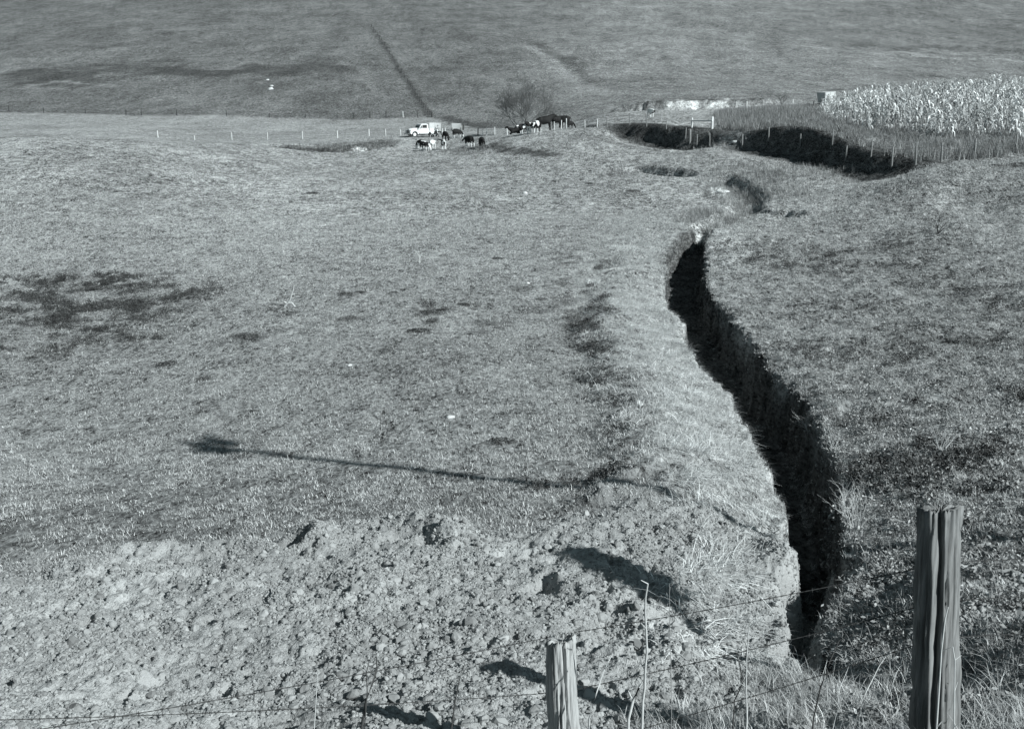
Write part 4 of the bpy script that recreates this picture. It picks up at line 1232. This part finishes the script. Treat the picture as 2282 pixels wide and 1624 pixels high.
# ------------------------------------------------------------------ person by the truck
def build_person(loc, rz):
    root = empty('person', loc, rz, 'person in a grey shirt and dark trousers leaning at the truck bed, feet apart', 'person')
    N = [(0, 0, .95, (.15, .12))]; E = []
    ch = chain(N, E, 0, [(.08, 0, 1.12, (.14, .11)), (.20, 0, 1.32, (.19, .12)), (.25, 0, 1.42, (.13, .09))])
    nk = chain(N, E, ch, [(.29, 0, 1.50, .055), (.32, 0, 1.58, (.075, .08)), (.34, 0, 1.68, (.08, .09)), (.34, 0, 1.74, (.05, .055))])
    chain(N, E, len(N) - 3, [(.42, 0, 1.62, (.016, .016))])
    for s in (-1, 1):
        chain(N, E, len(N) and 6, [(.33, s * .085, 1.66, (.012, .022))])
    for s in (-1, 1):
        wr = chain(N, E, 2, [(.22, s * .20, 1.36, .06), (.44, s * .22, 1.20, .045), (.66, s * .18, 1.26, .035), (.72, s * .17, 1.28, .036)])
        for k, (dy, L) in enumerate([(-.030, .060), (-.010, .072), (.010, .068), (.028, .052)]):
            chain(N, E, wr, [(.76, s * .17 + dy, 1.285, .010), (.76 + L * .5, s * .17 + dy * 1.1, 1.28, .009), (.76 + L * .8, s * .17 + dy * 1.15, 1.25, .008)])
        chain(N, E, wr, [(.735, s * .17 - s * .045, 1.27, .011), (.765, s * .17 - s * .06, 1.255, .009)])
        chain(N, E, 0, [((.16 if s > 0 else -.16), s * .11, .80, .095), ((.20 if s > 0 else -.28), s * .12, .48, .065), ((.06 if s > 0 else -.52), s * .12, .10, .042), ((.20 if s > 0 else -.40), s * .12, .045, .038)])
    body = mesh_obj('body', skin_mesh('person_body', N, E, 1), M['skin'], root)
    def cloth(name, nodes, edges, mat):
        return mesh_obj(name, skin_mesh(name, nodes, edges, 1), mat, root)
    N = [(.01, 0, .98, (.165, .135))]; E = []
    b = chain(N, E, 0, [(.08, 0, 1.12, (.155, .125)), (.20, 0, 1.32, (.205, .135)), (.25, 0, 1.43, (.13, .095))])
    for s in (-1, 1): chain(N, E, 2, [(.22, s * .21, 1.36, .075), (.44, s * .22, 1.20, .058), (.62, s * .185, 1.25, .048)])
    cloth('shirt', N, E, M['shirt'])
    N = [(0, 0, .96, (.165, .13))]; E = []
    for s in (-1, 1): chain(N, E, 0, [((.16 if s > 0 else -.16), s * .11, .80, .108), ((.20 if s > 0 else -.28), s * .12, .48, .078), ((.08 if s > 0 else -.50), s * .12, .14, .062)])
    cloth('trousers', N, E, M['trousers'])
    for s in (-1, 1):
        x0 = .06 if s > 0 else -.52
        mb = MB(); mb.tube([(x0, s * .12, .16), (x0 + .01, s * .12, .07), (x0 + .10, s * .12, .045), (x0 + .22, s * .12, .035)], [.055, .06, .05, .035], 10); mb.build('boot', M['leather'], root)
    mb = MB(); mb.tube([(.335, 0, 1.69), (.34, 0, 1.78), (.34, 0, 1.80)], [.098, .085, .03], 12); mb.box((.42, 0, 1.705), (.12, .13, .012), b=.004); mb.build('cap', M['leather'], root)
    return root
hd = tr.rotation_euler.z
def truck_pt(x, y):
    v = Matrix.Rotation(hd, 3, 'Z') @ Vector((x, y, 0)) * 1.06
    q = TP + v; q.z = gz(q.x, q.y); return q
q = truck_pt(-2.0, 1.55)
build_person(q, hd - R(70))
q = truck_pt(-1.05, 1.35)
calf = cow(966, TP.y, 'low', 0, 'cow_pied', .62, 'small black and white calf standing against the side of the truck', 'cattle grazing near the truck')
calf.location = q; calf.rotation_euler = (0, 0, hd + R(165))

# ------------------------------------------------------------------ hay feeder, pale box, stones
p = on_px(1016, 291)
root = empty('hay_feeder', p, R(8), 'pale slatted wooden hay feeder box standing behind the cattle', 'feeder')
for s in (-1, 1):
    mb = MB()
    for k in range(6):
        z = .22 + .19 * k; y = s * (.30 + .09 * k)
        mb.box((0, y, z), (1.75, .03, .165), Matrix.Rotation(R(-25 * s), 3, 'X'))
    mb.build('slatted_side', M['board'], root)
for s in (-1, 1):
    mb = MB(); V = [(s * .88, -.26, .1), (s * .88, .26, .1), (s * .88, .82, 1.28), (s * .88, -.82, 1.28)]
    V2 = [(a + s * .04, b, c) for a, b, c in V]
    mb.add(V + V2, [(0, 1, 2, 3), (7, 6, 5, 4), (0, 4, 5, 1), (1, 5, 6, 2), (2, 6, 7, 3), (3, 7, 4, 0)]); mb.build('end_panel', M['board'], root)
    for t in (-1, 1):
        mb = MB(); mb.box((s * .8, t * .42, .30), (.09, .09, .66)); mb.build('leg', M['postd'], root)
p = at_y(1032, p.y - .2)
mb = MB(); mb.tube([p - p + Vector((0, 0, -.2)), (.02, 0, 1.0), (.03, 0, 1.06)], [.17, .16, .1], 9)
tag(mb.build('wooden_post', M['postd'], None, p), 'stout dark post at the right end of the hay feeder', 'post')

p = at_y(1838, 146)
root = empty('farm_wagon', p, R(34), 'pale boxy farm wagon showing above the left end of the corn', 'wagon')
mb = MB(); V = [(-.8, -.55, .9), (.8, -.55, .9), (.8, .55, .9), (-.8, .55, .9), (-.98, -.7, 2.15), (.98, -.7, 2.25), (.98, .7, 2.25), (-.98, .7, 2.15)]
mb.add(V, [(3, 2, 1, 0), (4, 5, 6, 7), (0, 1, 5, 4), (1, 2, 6, 5), (2, 3, 7, 6), (3, 0, 4, 7)]); bx_ = mb.build('box', M['board'], root)
for xx in (-.85, 0, .85):
    mb = MB(); mb.box((xx, -.665, 1.55), (.06, .05, 1.2), Matrix.Rotation(R(6), 3, 'X')); mb.build('batten', M['postw'], bx_)
mb = MB(); mb.box((0, 0, .78), (1.9, .5, .16)); mb.build('frame', M['postd'], root)
for xx in (-.6, .6):
    for s in (-1, 1):
        mb = MB(); mb.tube([(xx, s * .50, .42), (xx, s * .64, .42)], .42, 18); mb.build('wheel', M['tyre'], root)

def stone(px, py, r, label, flat=.6, seed=0):
    p = on_px(px, py)
    V, F, T = clod(900 + seed, flat)
    mb = MB(); mb.add([v * r * 2 for v in V], F, False)
    return tag(mb.build('stone', M['rock'], None, p + Vector((0, 0, r * .15)), random.uniform(0, 6)), label, 'stone')
stone(603, 200, .75, 'larger white stone low on the left hillside', .7, 1)
stone(606, 193, .55, 'upper white stone of the pair on the left hillside', .7, 2)
stone(596, 179, .5, 'pale stone above the white pair on the left hillside', .5, 3)
stone(1003, 930, .10, 'pale flat stone lying in the turf in the middle of the near pasture', .4, 4)
stone(573, 1307, .028, 'small bright white pebble on the soil at the left', .8, 5)
stone(1169, 432, .22, 'white stone in open pasture below the cattle', .7, 6)
stone(1176, 632, .09, 'white pebble in the turf left of the ditch', .6, 7)
stone(1610, 430, .55, 'low bright rock at the bend of the upper creek', .28, 8)
stone(1637, 318, .28, 'pale rock in the creek gap under the fence', .7, 9)
stone(780, 815, .07, 'small white stone in the left pasture', .6, 10)

# ------------------------------------------------------------------ bare trees and twiggy things
def twigs(root_p, d0, L, r0, depth, spread, rnd, thick, thin, split=3, up=.15, cut=2):
    """recursive branching; paths with level < cut go to thick, the rest to thin"""
    def rec(p, d, L, r, k):
        n = 3; P = [p]; q = p; dd = d
        for i in range(n):
            dd = (dd + Vector([rnd.gauss(0, .14) for _ in range(3)]) + Vector((0, 0, up * .3))).normalized()
            q = q + dd * (L / n); P.append(q)
        rr = [r * (1 - .4 * i / n) for i in range(n + 1)]
        if r < .008 and k > 3: rr = [.0075] * (n + 1)
        (thick if k < cut else thin).tube(P, rr, 5 if k < cut else 3, False)
        if k >= depth: return
        for j in range(split):
            t = rnd.uniform(.45, 1)
            b = P[0].lerp(P[-1], t) if j else P[-1]
            i0 = min(int(t * n), n - 1) if j else n
            b = P[i0] if j else P[-1]
            side = Vector([rnd.gauss(0, 1) for _ in range(3)]); side -= side.dot(dd) * dd; side.normalize()
            nd = (dd + side * spread * rnd.uniform(.5, 1.2) + Vector((0, 0, up))).normalized()
            rec(b, nd, L * rnd.uniform(.62, .85), r * .58, k + 1)
    rec(root_p, d0.normalized(), L, r0, 0)
rnd = random.Random(5)
p = at_y(1172, 166)
root = empty('bare_tree', p, 0, 'bare leafless tree with fine hazy twigs behind the cattle', 'tree')
root.scale = (1.2, 1.2, 1.35)
tk = MB(); tn = MB()
for d, L, r0 in [((-.75, .1, 1), 2.5, .12), ((.05, 0, 1), 2.7, .13), ((.35, .2, 1), 2.4, .10), ((-.2, -.2, 1), 2.5, .09), ((.1, .3, 1), 2.6, .09)]:
    twigs(Vector((d[0] * .2, 0, -.2)), Vector(d), L * .86, r0 * .7, 6, .72, rnd, tk, tn, 3, .12, 2)
for s_name, b_, m_ in (('trunk', tk, M['bark']), ('crown', tn, M['bark'])): b_.build(s_name, m_, root)
for px, py, h, sp_, lab in [(1002, 277, 1.3, .9, 'leafless shrub on the fence corner above the truck'), (1843, 232, 2.2, .7, 'thin bare shrub at the left end of the corn'),
                           (1040, 281, 1.1, 1.3, 'dark low shrub to the right of the hay feeder'), (1742, 233, 2.6, .6, 'tall bare bush on the lip of the pale eroded bank')]:
    p = on_px(px, py) if px != 1843 else at_y(1843, 160)
    tk = MB()
    root = empty('shrub', p, 0, lab, 'shrub')
    tw = MB()
    for k in range(6):
        a = rnd.uniform(0, 6.28)
        twigs(Vector((0, 0, -.1)), Vector((math.cos(a) * sp_, math.sin(a) * sp_, 1)), h * .4, .035, 3, .7, rnd, tk, tw, 3, .1, 1)
    tk.build('stem', M['bark'], root); tw.build('twig', M['bark'], root)

def twig_thing(name, label, cat, p, h, mat, n, spread, r0=.006, depth=2, seed=0, lean=(0, 0), group=None):
    rr = random.Random(seed)
    mb = MB()
    for k in range(n):
        a = rr.uniform(0, 6.28); s = spread * rr.uniform(.4, 1)
        twigs(Vector((0, 0, -.02)), Vector((math.cos(a) * s + lean[0], math.sin(a) * s + lean[1], 1)), h * rr.uniform(.4, .6), r0, depth, .6, rr, mb, mb, 2, .05, 9)
    return tag(mb.build(name, mat, None, p), label, cat, group)
# pale brush at the right rim of the ditch
for i, (px, py, h, n, lab) in enumerate([(1905, 1185, .62, 9, 'large pale leafless brush beside the ditch below its right rim'), (1880, 1150, .45, 6, 'smaller pale brush just above the large one at the ditch rim'),
                                  (1750, 800, .35, 4, 'thin pale twigs leaning over the ditch at its widest bend'), (1800, 960, .4, 5, 'arching pale weed stems over the right wall of the ditch'),
                                  (2090, 520, .9, 5, 'small dark upright shrub far out on the right pasture'), (1850, 1010, .35, 5, 'tangle of dry stalks on the right rim halfway down'),
                                  (2095, 1010, .4, 7, 'tangled dry stems near the right edge above the tall post'), (2010, 870, .35, 5, 'low dry tangle on the right pasture')]):
    twig_thing('brush', lab, 'brush', on_px(px, py), h, M['dtwig'] if i == 4 else M['twig'], n, .9, .006 if i != 4 else .02, 3, 30 + i, group=None)
# bleached fallen branches in the pasture
def branch(lines, r, label):
    a0, b0 = lines[0][0]
    g = on_px(a0, b0); mb = MB()
    for q in lines:
        P = [pt(a, b, g.y - .05 * k) - g for k, (a, b) in enumerate(q)]
        mb.tube([v + Vector((0, 0, .01)) for v in P], [r * (1 - .55 * k / (len(P) - 1)) for k in range(len(P))], 6)
    return tag(mb.build('fallen_branch', M['postw'], None, g), label, 'branch')
branch([[(634, 684), (641, 676), (647, 668), (649, 658), (653, 648), (655, 638)], [(641, 676), (650, 675), (656, 682), (662, 688)], [(649, 658), (657, 655)], [(641, 677), (632, 672)]], .034, 'bleached forked branch standing out of the turf at the left')
branch([[(934, 586), (935, 578), (934, 571), (930, 566)], [(935, 575), (938, 569), (940, 563)]], .030, 'small pale forked twig in the middle of the pasture')
branch([[(1240, 408), (1241, 399), (1240, 392)], [(1241, 400), (1247, 396)]], .03, 'thin stick in the far turf below the knoll')
# dark clumps in the turf
cl_list = [(933, 738, .55, 'darkest round weed clump in the middle of the pasture'), (968, 715, .5, 'flat dark clump above the darkest round one'), (955, 697, .5, 'ragged dark clump left of a pair in mid pasture'), (985, 692, .35, 'dark clump right beside the ragged one'),
           (1033, 680, .45, 'pointed dark clump up and right of the others'), (770, 656, .5, 'wide dark clump right of the bleached branch'), (800, 652, .35, 'small clump touching the wide one by the branch'), (548, 751, .7, 'long low dark clump in the left pasture'),
           (775, 710, .5, 'dark clump with a pale edge left of centre'), (878, 652, .3, 'lone small clump above the centre group'), (470, 668, .35, 'small dark tuft right of the weedy patch'), (415, 655, .45, 'dark tuft at the right tip of the weedy patch'),
           (460, 845, .4, 'low tuft in the left foreground pasture'), (370, 812, .5, 'tuft with pale ground under it at the left'), (1120, 985, .4, 'loose dark tuft below the pasture centre'), (1205, 668, .4, 'small tuft left of the furrow'),
           (1108, 577, .5, 'short dark streak of weeds beyond the centre'), (1410, 427, .7, 'dark tuft near the upper creek'), (1238, 405, .5, 'dark thistle in the far turf'), (697, 432, .7, 'lone dark thistle in the far left turf'), (1060, 967, .16, 'tiny dark hole-like tuft in the near turf'), (1313, 410, .5, 'faint dark tuft left of the upper creek')]
proto = [template('weed_clump', join(leaves(520, .05, .11, .01, .30, .55, 800 + k), blades(40, .12, .30, .008, .014, .4, .6, None, 3, 810 + k)), M['weed']).data for k in range(3)]
for i, (px, py, s, lab) in enumerate(cl_list):
    o = bpy.data.objects.new('weed_clump', proto[i % 3]); COL.objects.link(o)
    p = on_px(px, py); o.location = p; o.rotation_euler = (0, 0, i * 1.3)
    k = s * (1 if py > 500 else 1.2); o.scale = (k * 1.3, k, k * .7)
    tag(o, lab, 'weed clump', 'dark weed clumps in the pasture')

# ------------------------------------------------------------------ the near fence
def big_post(p, h, r, seed, lean=(0, 0), crack=-.25, label=None, parent=None, tilt=0):
    rr = np.random.RandomState(seed)
    n = 96; rows = 46
    th = np.linspace(0, 2 * math.pi, n, endpoint=False)
    g = np.zeros(n)
    for f in range(3, 34):
        g += rr.normal() * .010 * np.cos(f * th + rr.uniform(0, 6.28)) * (1 if f > 8 else 1.6)
    G3 = [sum(rr.normal() * .011 * np.cos(f * th + rr.uniform(0, 6.28)) for f in range(4, 44)) for _ in range(7)]
    cr = [(crack, .55, .13), (crack + 2.2, .12, .05), (crack + 1.0, .10, .035), (crack - 1.1, .14, .04), (crack + .45, .08, .03), (crack - .5, .07, .03)]
    V = []
    for i in range(rows + 1):
        z = -.4 + (h + .4) * i / rows
        t = max(z, 0) / h
        u_ = min(t * 6, 5.999); gi_ = int(u_); fr = u_ - gi_; fr = fr * fr * (3 - 2 * fr)
        prof = r * (1 + g * .9 + (G3[gi_] * (1 - fr) + G3[gi_ + 1] * fr) * 1.5) * (1.10 - .16 * t)
        for c, dp, w_ in cr:
            wob = c + .10 * math.sin(z * 4 + c * 5) + .03 * math.sin(z * 17 + c)
            d = np.abs((th - wob + math.pi) % (2 * math.pi) - math.pi)
            prof = prof * (1 - dp * (.55 + .45 * t) * np.exp(-(d / w_) ** 2))
        prof = prof * (1 + .012 * rr.normal(size=n))
        topz = z + (.012 * rr.normal(size=n) + .03 * np.sin(th * 1 + seed) if i == rows else 0)
        for k in range(n):
            V.append((prof[k] * math.cos(th[k]) + lean[0] * t, prof[k] * .92 * math.sin(th[k]) + lean[1] * t, (topz[k] if i == rows else z)))
    for q, zz in ((.72, .0), (.35, -.012)):
        b = rows * n
        for k in range(n):
            v = V[b + k]
            V.append(((v[0] - lean[0]) * q + lean[0], (v[1] - lean[1]) * q + lean[1], h + zz + .008 * rr.normal()))
    rows2 = rows + 2
    F = []
    for i in range(rows2):
        for k in range(n):
            F.append((i * n + k, i * n + (k + 1) % n, (i + 1) * n + (k + 1) % n, (i + 1) * n + k))
    F.append(tuple(rows2 * n + k for k in range(n)))
    mb = MB(); mb.add(V, F, True)
    return mb.build('fence_post', M['post'], parent, p)
def floor_at(px, y): return at_y(px, y)
P1 = pt(2118, 1270, 6.2); P2 = pt(1262, 1440, 6.5)
P1g = Vector((P1.x, 6.2, gz(P1.x, 6.2))); P2g = Vector((P2.x, 6.5, gz(P2.x, 6.5)))
P3 = pt(-160, 1684, 5.4); P3g = Vector((P3.x, 5.4, gz(P3.x, 5.4)))
P0g = Vector((6.3, 6.4, gz(6.3, 6.4)))
root = empty('barbed_wire_fence', P2g, 0, 'barbed wire fence on thick split posts in the near foreground', 'fence')
t1 = pt(2100, 1133, 6.2).z - P1g.z; t2 = pt(1258, 1424, 6.5).z - P2g.z
print('post heights', t1, t2, P1g, P2g, P3g, P0g)
fp = big_post(P1g - P2g, t1, .119, 3, (-.10, 0), -1.88, parent=root); fp['label'] = 'taller cracked post at the right edge'
fp.material_slots[0].link = 'OBJECT'; fp.material_slots[0].material = M['post_dark']
fp = big_post(Vector((0, 0, 0)), t2, .089, 8, (-.04, 0), -1.35, parent=root); fp['label'] = 'weathered grooved post at the bottom centre'
t3 = max(pt(-160, 1676, 5.4).z - P3g.z + .04, .5)
big_post(P3g - P2g, t3, .09, 12, (.03, 0), -1.2, parent=root)
big_post(P0g - P2g, 1.45, .11, 15, (0, 0), -1.0, parent=root)
def strand(a, b, sag, first, barbs=True):
    mb = MB(); n = 40; P = []
    for i in range(n + 1):
        t = i / n
        q = a.lerp(b, t) + Vector((0, 0, -sag * 4 * t * (1 - t))); P.append(q)
    # two twisted wires
    for ph in (0, math.pi):
        PP = []
        L = (b - a).length; m = int(L / .03)
        for i in range(m + 1):
            t = i / m; q = a.lerp(b, t) + Vector((0, 0, -sag * 4 * t * (1 - t)))
            an = t * L / .05 * 2 * math.pi * .5 + ph
            PP.append(q + Vector((0, math.cos(an), math.sin(an))) * .0022)
        mb.tube(PP, .0019, 4, False)
    if barbs:
        k = int((b - a).length / .13)
        for i in range(1, k):
            t = i / k; q = a.lerp(b, t) + Vector((0, 0, -sag * 4 * t * (1 - t)))
            for s in (-1, 1):
                d = Vector((.006 * s, .5 * s, 1)).normalized() * .014
                mb.tube([q - d, q + d], [.0012, .0012], 3, False)
            mb.tube([q - Vector((.006, 0, 0)), q + Vector((.006, 0, 0))], .0042, 5, False)
    return mb
off = Vector((0, .11, 0))
for (pa_, pb_, pc_) in [((2062, 1270), (1288, 1429), (-160, 1684)), ((2070, 1356), (1290, 1560), None), ((2080, 1440), (1292, 1692), None)]:
    a = pt(pa_[0], pa_[1], 6.2) ; b = pt(pb_[0], pb_[1], 6.5)
    # run on behind the posts to their axes
    a2 = Vector((P1.x, 6.2, a.z)) + off; b2 = Vector((P2.x, 6.5, b.z)) + off
    mb = strand(a2 - P2g, b2 - P2g, .02, True)
    if pc_:
        c2 = Vector((P3.x, 5.4, pt(pc_[0], pc_[1], 5.4).z)) + off
    else:
        c2 = Vector((P3.x, 5.4, P3g.z + (b.z - P2g.z) * .9 - .1)) + off
    m2 = strand(b2 - P2g, c2 - P2g, .03, False)
    n0 = len(mb.v); mb.add(m2.v, m2.f, True)
    d2 = P0g + Vector((0, .11, a.z - P1g.z))
    m3 = strand(a2 - P2g, d2 - P2g, .02, False, False)
    mb.add(m3.v, m3.f, True)
    mb.build('barbed_wire', M['wire'], root)

# ------------------------------------------------------------------ stalks and sticks among the fence
def stalk(pts, y0, y1, r0, r1, mat, label, name='weed_stalk'):
    n = len(pts); y0 *= .9; y1 *= .9
    P = [pt(a, b, y0 + (y1 - y0) * i / (n - 1)) for i, (a, b) in enumerate(pts)]
    base = P[0].copy(); g = Vector((base.x, base.y, gz(base.x, base.y)))
    Q = [Vector((0, 0, -.03))] + [q - g for q in P if (q - g).z > .02]
    rs = [r0 + (r1 - r0) * i / (len(Q) - 1) for i in range(len(Q))]
    mb = MB(); mb.tube(Q, rs, 7)
    rr = random.Random(int(pts[0][0]))
    for k in range(3):
        i = rr.randint(1, len(Q) - 1); q = Q[i]
        mb.tube([q, q + Vector((rr.uniform(-.05, .05), rr.uniform(-.05, .05), rr.uniform(.02, .06)))], [r1 * .8, r1 * .4], 4)
    return tag(mb.build(name, mat, None, g), label, 'stalk')
stalk([(1432, 1560), (1436, 1530), (1437, 1490), (1441, 1450), (1439, 1400), (1437, 1360), (1438, 1330), (1443, 1300)], 6.9, 6.7, .009, .005, M['twig'], 'tall pale bent stick standing right of the weathered post')
stalk([(1664, 1600), (1662, 1530), (1663, 1470), (1668, 1396)], 7.2, 7.1, .007, .003, M['twig'], 'thin pale stalk left of the ditch mouth')
stalk([(1496, 1600), (1495, 1500), (1492, 1400), (1491, 1300)], 6.6, 6.5, .0025, .0015, M['metal'], 'very thin upright wire-like stem beside the tall pale stick')
stalk([(1636, 1560), (1655, 1520), (1648, 1480), (1640, 1455)], 7.6, 7.6, .005, .003, M['dtwig'], 'dark curved stem at the edge of the ditch mouth')
stalk([(1312, 1600), (1330, 1540), (1346, 1490), (1365, 1455)], 6.8, 6.9, .005, .003, M['twig'], 'slanting thin stem just right of the weathered post')
stalk([(1400, 1600), (1410, 1560), (1424, 1530)], 6.7, 6.7, .010, .008, M['twig'], 'short thick broken stem at the bottom edge')
stalk([(806, 1620), (815, 1560), (830, 1520), (840, 1490), (838, 1462)], 6.4, 6.5, .008, .004, M['dtwig'], 'dark split seed stalk at the bottom left of centre')
stalk([(812, 1620), (818, 1540), (816, 1500), (822, 1470)], 6.4, 6.4, .004, .002, M['dtwig'], 'thin dark stem beside the split seed stalk')
stalk([(1006, 1620), (1014, 1560), (1024, 1510)], 6.5, 6.5, .006, .003, M['dtwig'], 'short leaning dark stem halfway to the post')
stalk([(700, 1620), (704, 1560), (707, 1500)], 6.4, 6.4, .003, .002, M['twig'], 'pale straight stem left of the dark seed stalks')
stalk([(1812, 1600), (1828, 1530), (1850, 1470), (1870, 1425)], 7.0, 7.1, .006, .003, M['dtwig'], 'dark slanting stem in front of the ditch mouth')
stalk([(2086, 1620), (2092, 1530), (2097, 1450), (2105, 1380), (2112, 1352)], 6.1, 6.1, .006, .003, M['twig'], 'pale crooked stem against the dark side of the tall post')
stalk([(2125, 1620), (2126, 1540), (2127, 1470), (2122, 1440)], 6.0, 6.0, .004, .003, M['twig'], 'short pale stem against the foot of the tall post')
stalk([(1900, 1620), (1930, 1540), (1960, 1480), (1990, 1440)], 6.8, 7.0, .004, .002, M['twig'], 'fine leaning grass stem between ditch and tall post')

# ------------------------------------------------------------------ things beyond the right edge whose shadows fall into the picture
px0 = 13.0
tip = on_px(405, 985)
k = (px0 - tip.x) / SV.x
py0 = tip.y + SV.y * k; ztop = tip.z + SV.z * k; zg = gz(px0, py0)
root = empty('utility_pole', (px0, py0, zg), 0, 'tall wooden utility pole with a transformer beyond the right edge', 'utility pole')
Hh = ztop - zg
print('pole', px0, py0, Hh)
mb = MB(); mb.tube([(0, 0, -.6), (0, 0, Hh * .5), (0, 0, Hh)], [.15, .125, .095], 14); mb.build('pole', M['bark'], root)
mb = MB(); mb.box((.12, 0, Hh - .32), (.10, 1.5, .12)); ca = mb.build('crossarm', M['bark'], root)
for yy in (-.68, -.35, .35, .68):
    mb = MB(); mb.tube([(.12, yy, Hh - .26), (.12, yy, Hh - .18), (.12, yy, Hh - .10)], [.03, .055, .03], 8); mb.build('insulator', M['postw'], ca)
for yy in (-.33, .33):
    zc = Hh - .62
    mb = MB(); mb.tube([(.1, yy, zc - .26), (.1, yy, zc - .2), (.1, yy, zc + .2), (.1, yy, zc + .25)], [.13, .18, .18, .12], 16); mb.build('transformer', M['metal'], root)
# unseen leaning sapling, added and shaped to throw a shadow patch on the soil
B = Vector((4.45, 7.6, 0)); B.z = gz(B.x, B.y)
root = empty('shadow_sapling', B, 0, 'unseen leaning bushy sapling added beyond the right edge to cast a shadow', 'sapling')
g1 = on_px(1400, 1285); g0 = on_px(1300, 1225); g2 = on_px(1490, 1335)
c1 = g1 + SV * 6.2; c0 = g0 + SV * 6.6; c2 = g2 + SV * 5.9
gt = on_px(1640, 1465); ct = gt + SV * 3.6
mb = MB(); mid = (B + c2) / 2 + Vector((.15, -.1, -.1))
mb.tube([Vector((0, 0, -.1)), ct - B, (ct + c2) / 2 - B, c2 - B, c1 - B, c0 - B], [.07, .06, .055, .05, .03, .012], 8); mb.build('trunk', M['bark'], root)
rr = np.random.RandomState(5); V = []; F = []; T = []
for i in range(2600):
    t = rr.uniform(); w_ = .23 * math.sin(math.pi * min(max(t, .04), .96)) ** .6
    c = c0.lerp(c2, t) - B + Vector(rr.normal(size=3) * w_ * .55)
    d = Vector(rr.normal(size=3)).normalized(); e = d.cross(Vector(rr.normal(size=3))).normalized()
    l = rr.uniform(.05, .10); n0 = len(V)
    V += [c - d * l, c + e * l * .5, c + d * l, c - e * l * .5]; F.append((n0, n0 + 1, n0 + 2, n0 + 3)); T += [rr.uniform()] * 4
me = bpy.data.meshes.new('crown'); me.from_pydata([tuple(v) for v in V], [], F)
a_ = me.attributes.new('tone', 'FLOAT', 'POINT'); a_.data.foreach_set('value', T)
mesh_obj('crown', me, M['weed'], root)
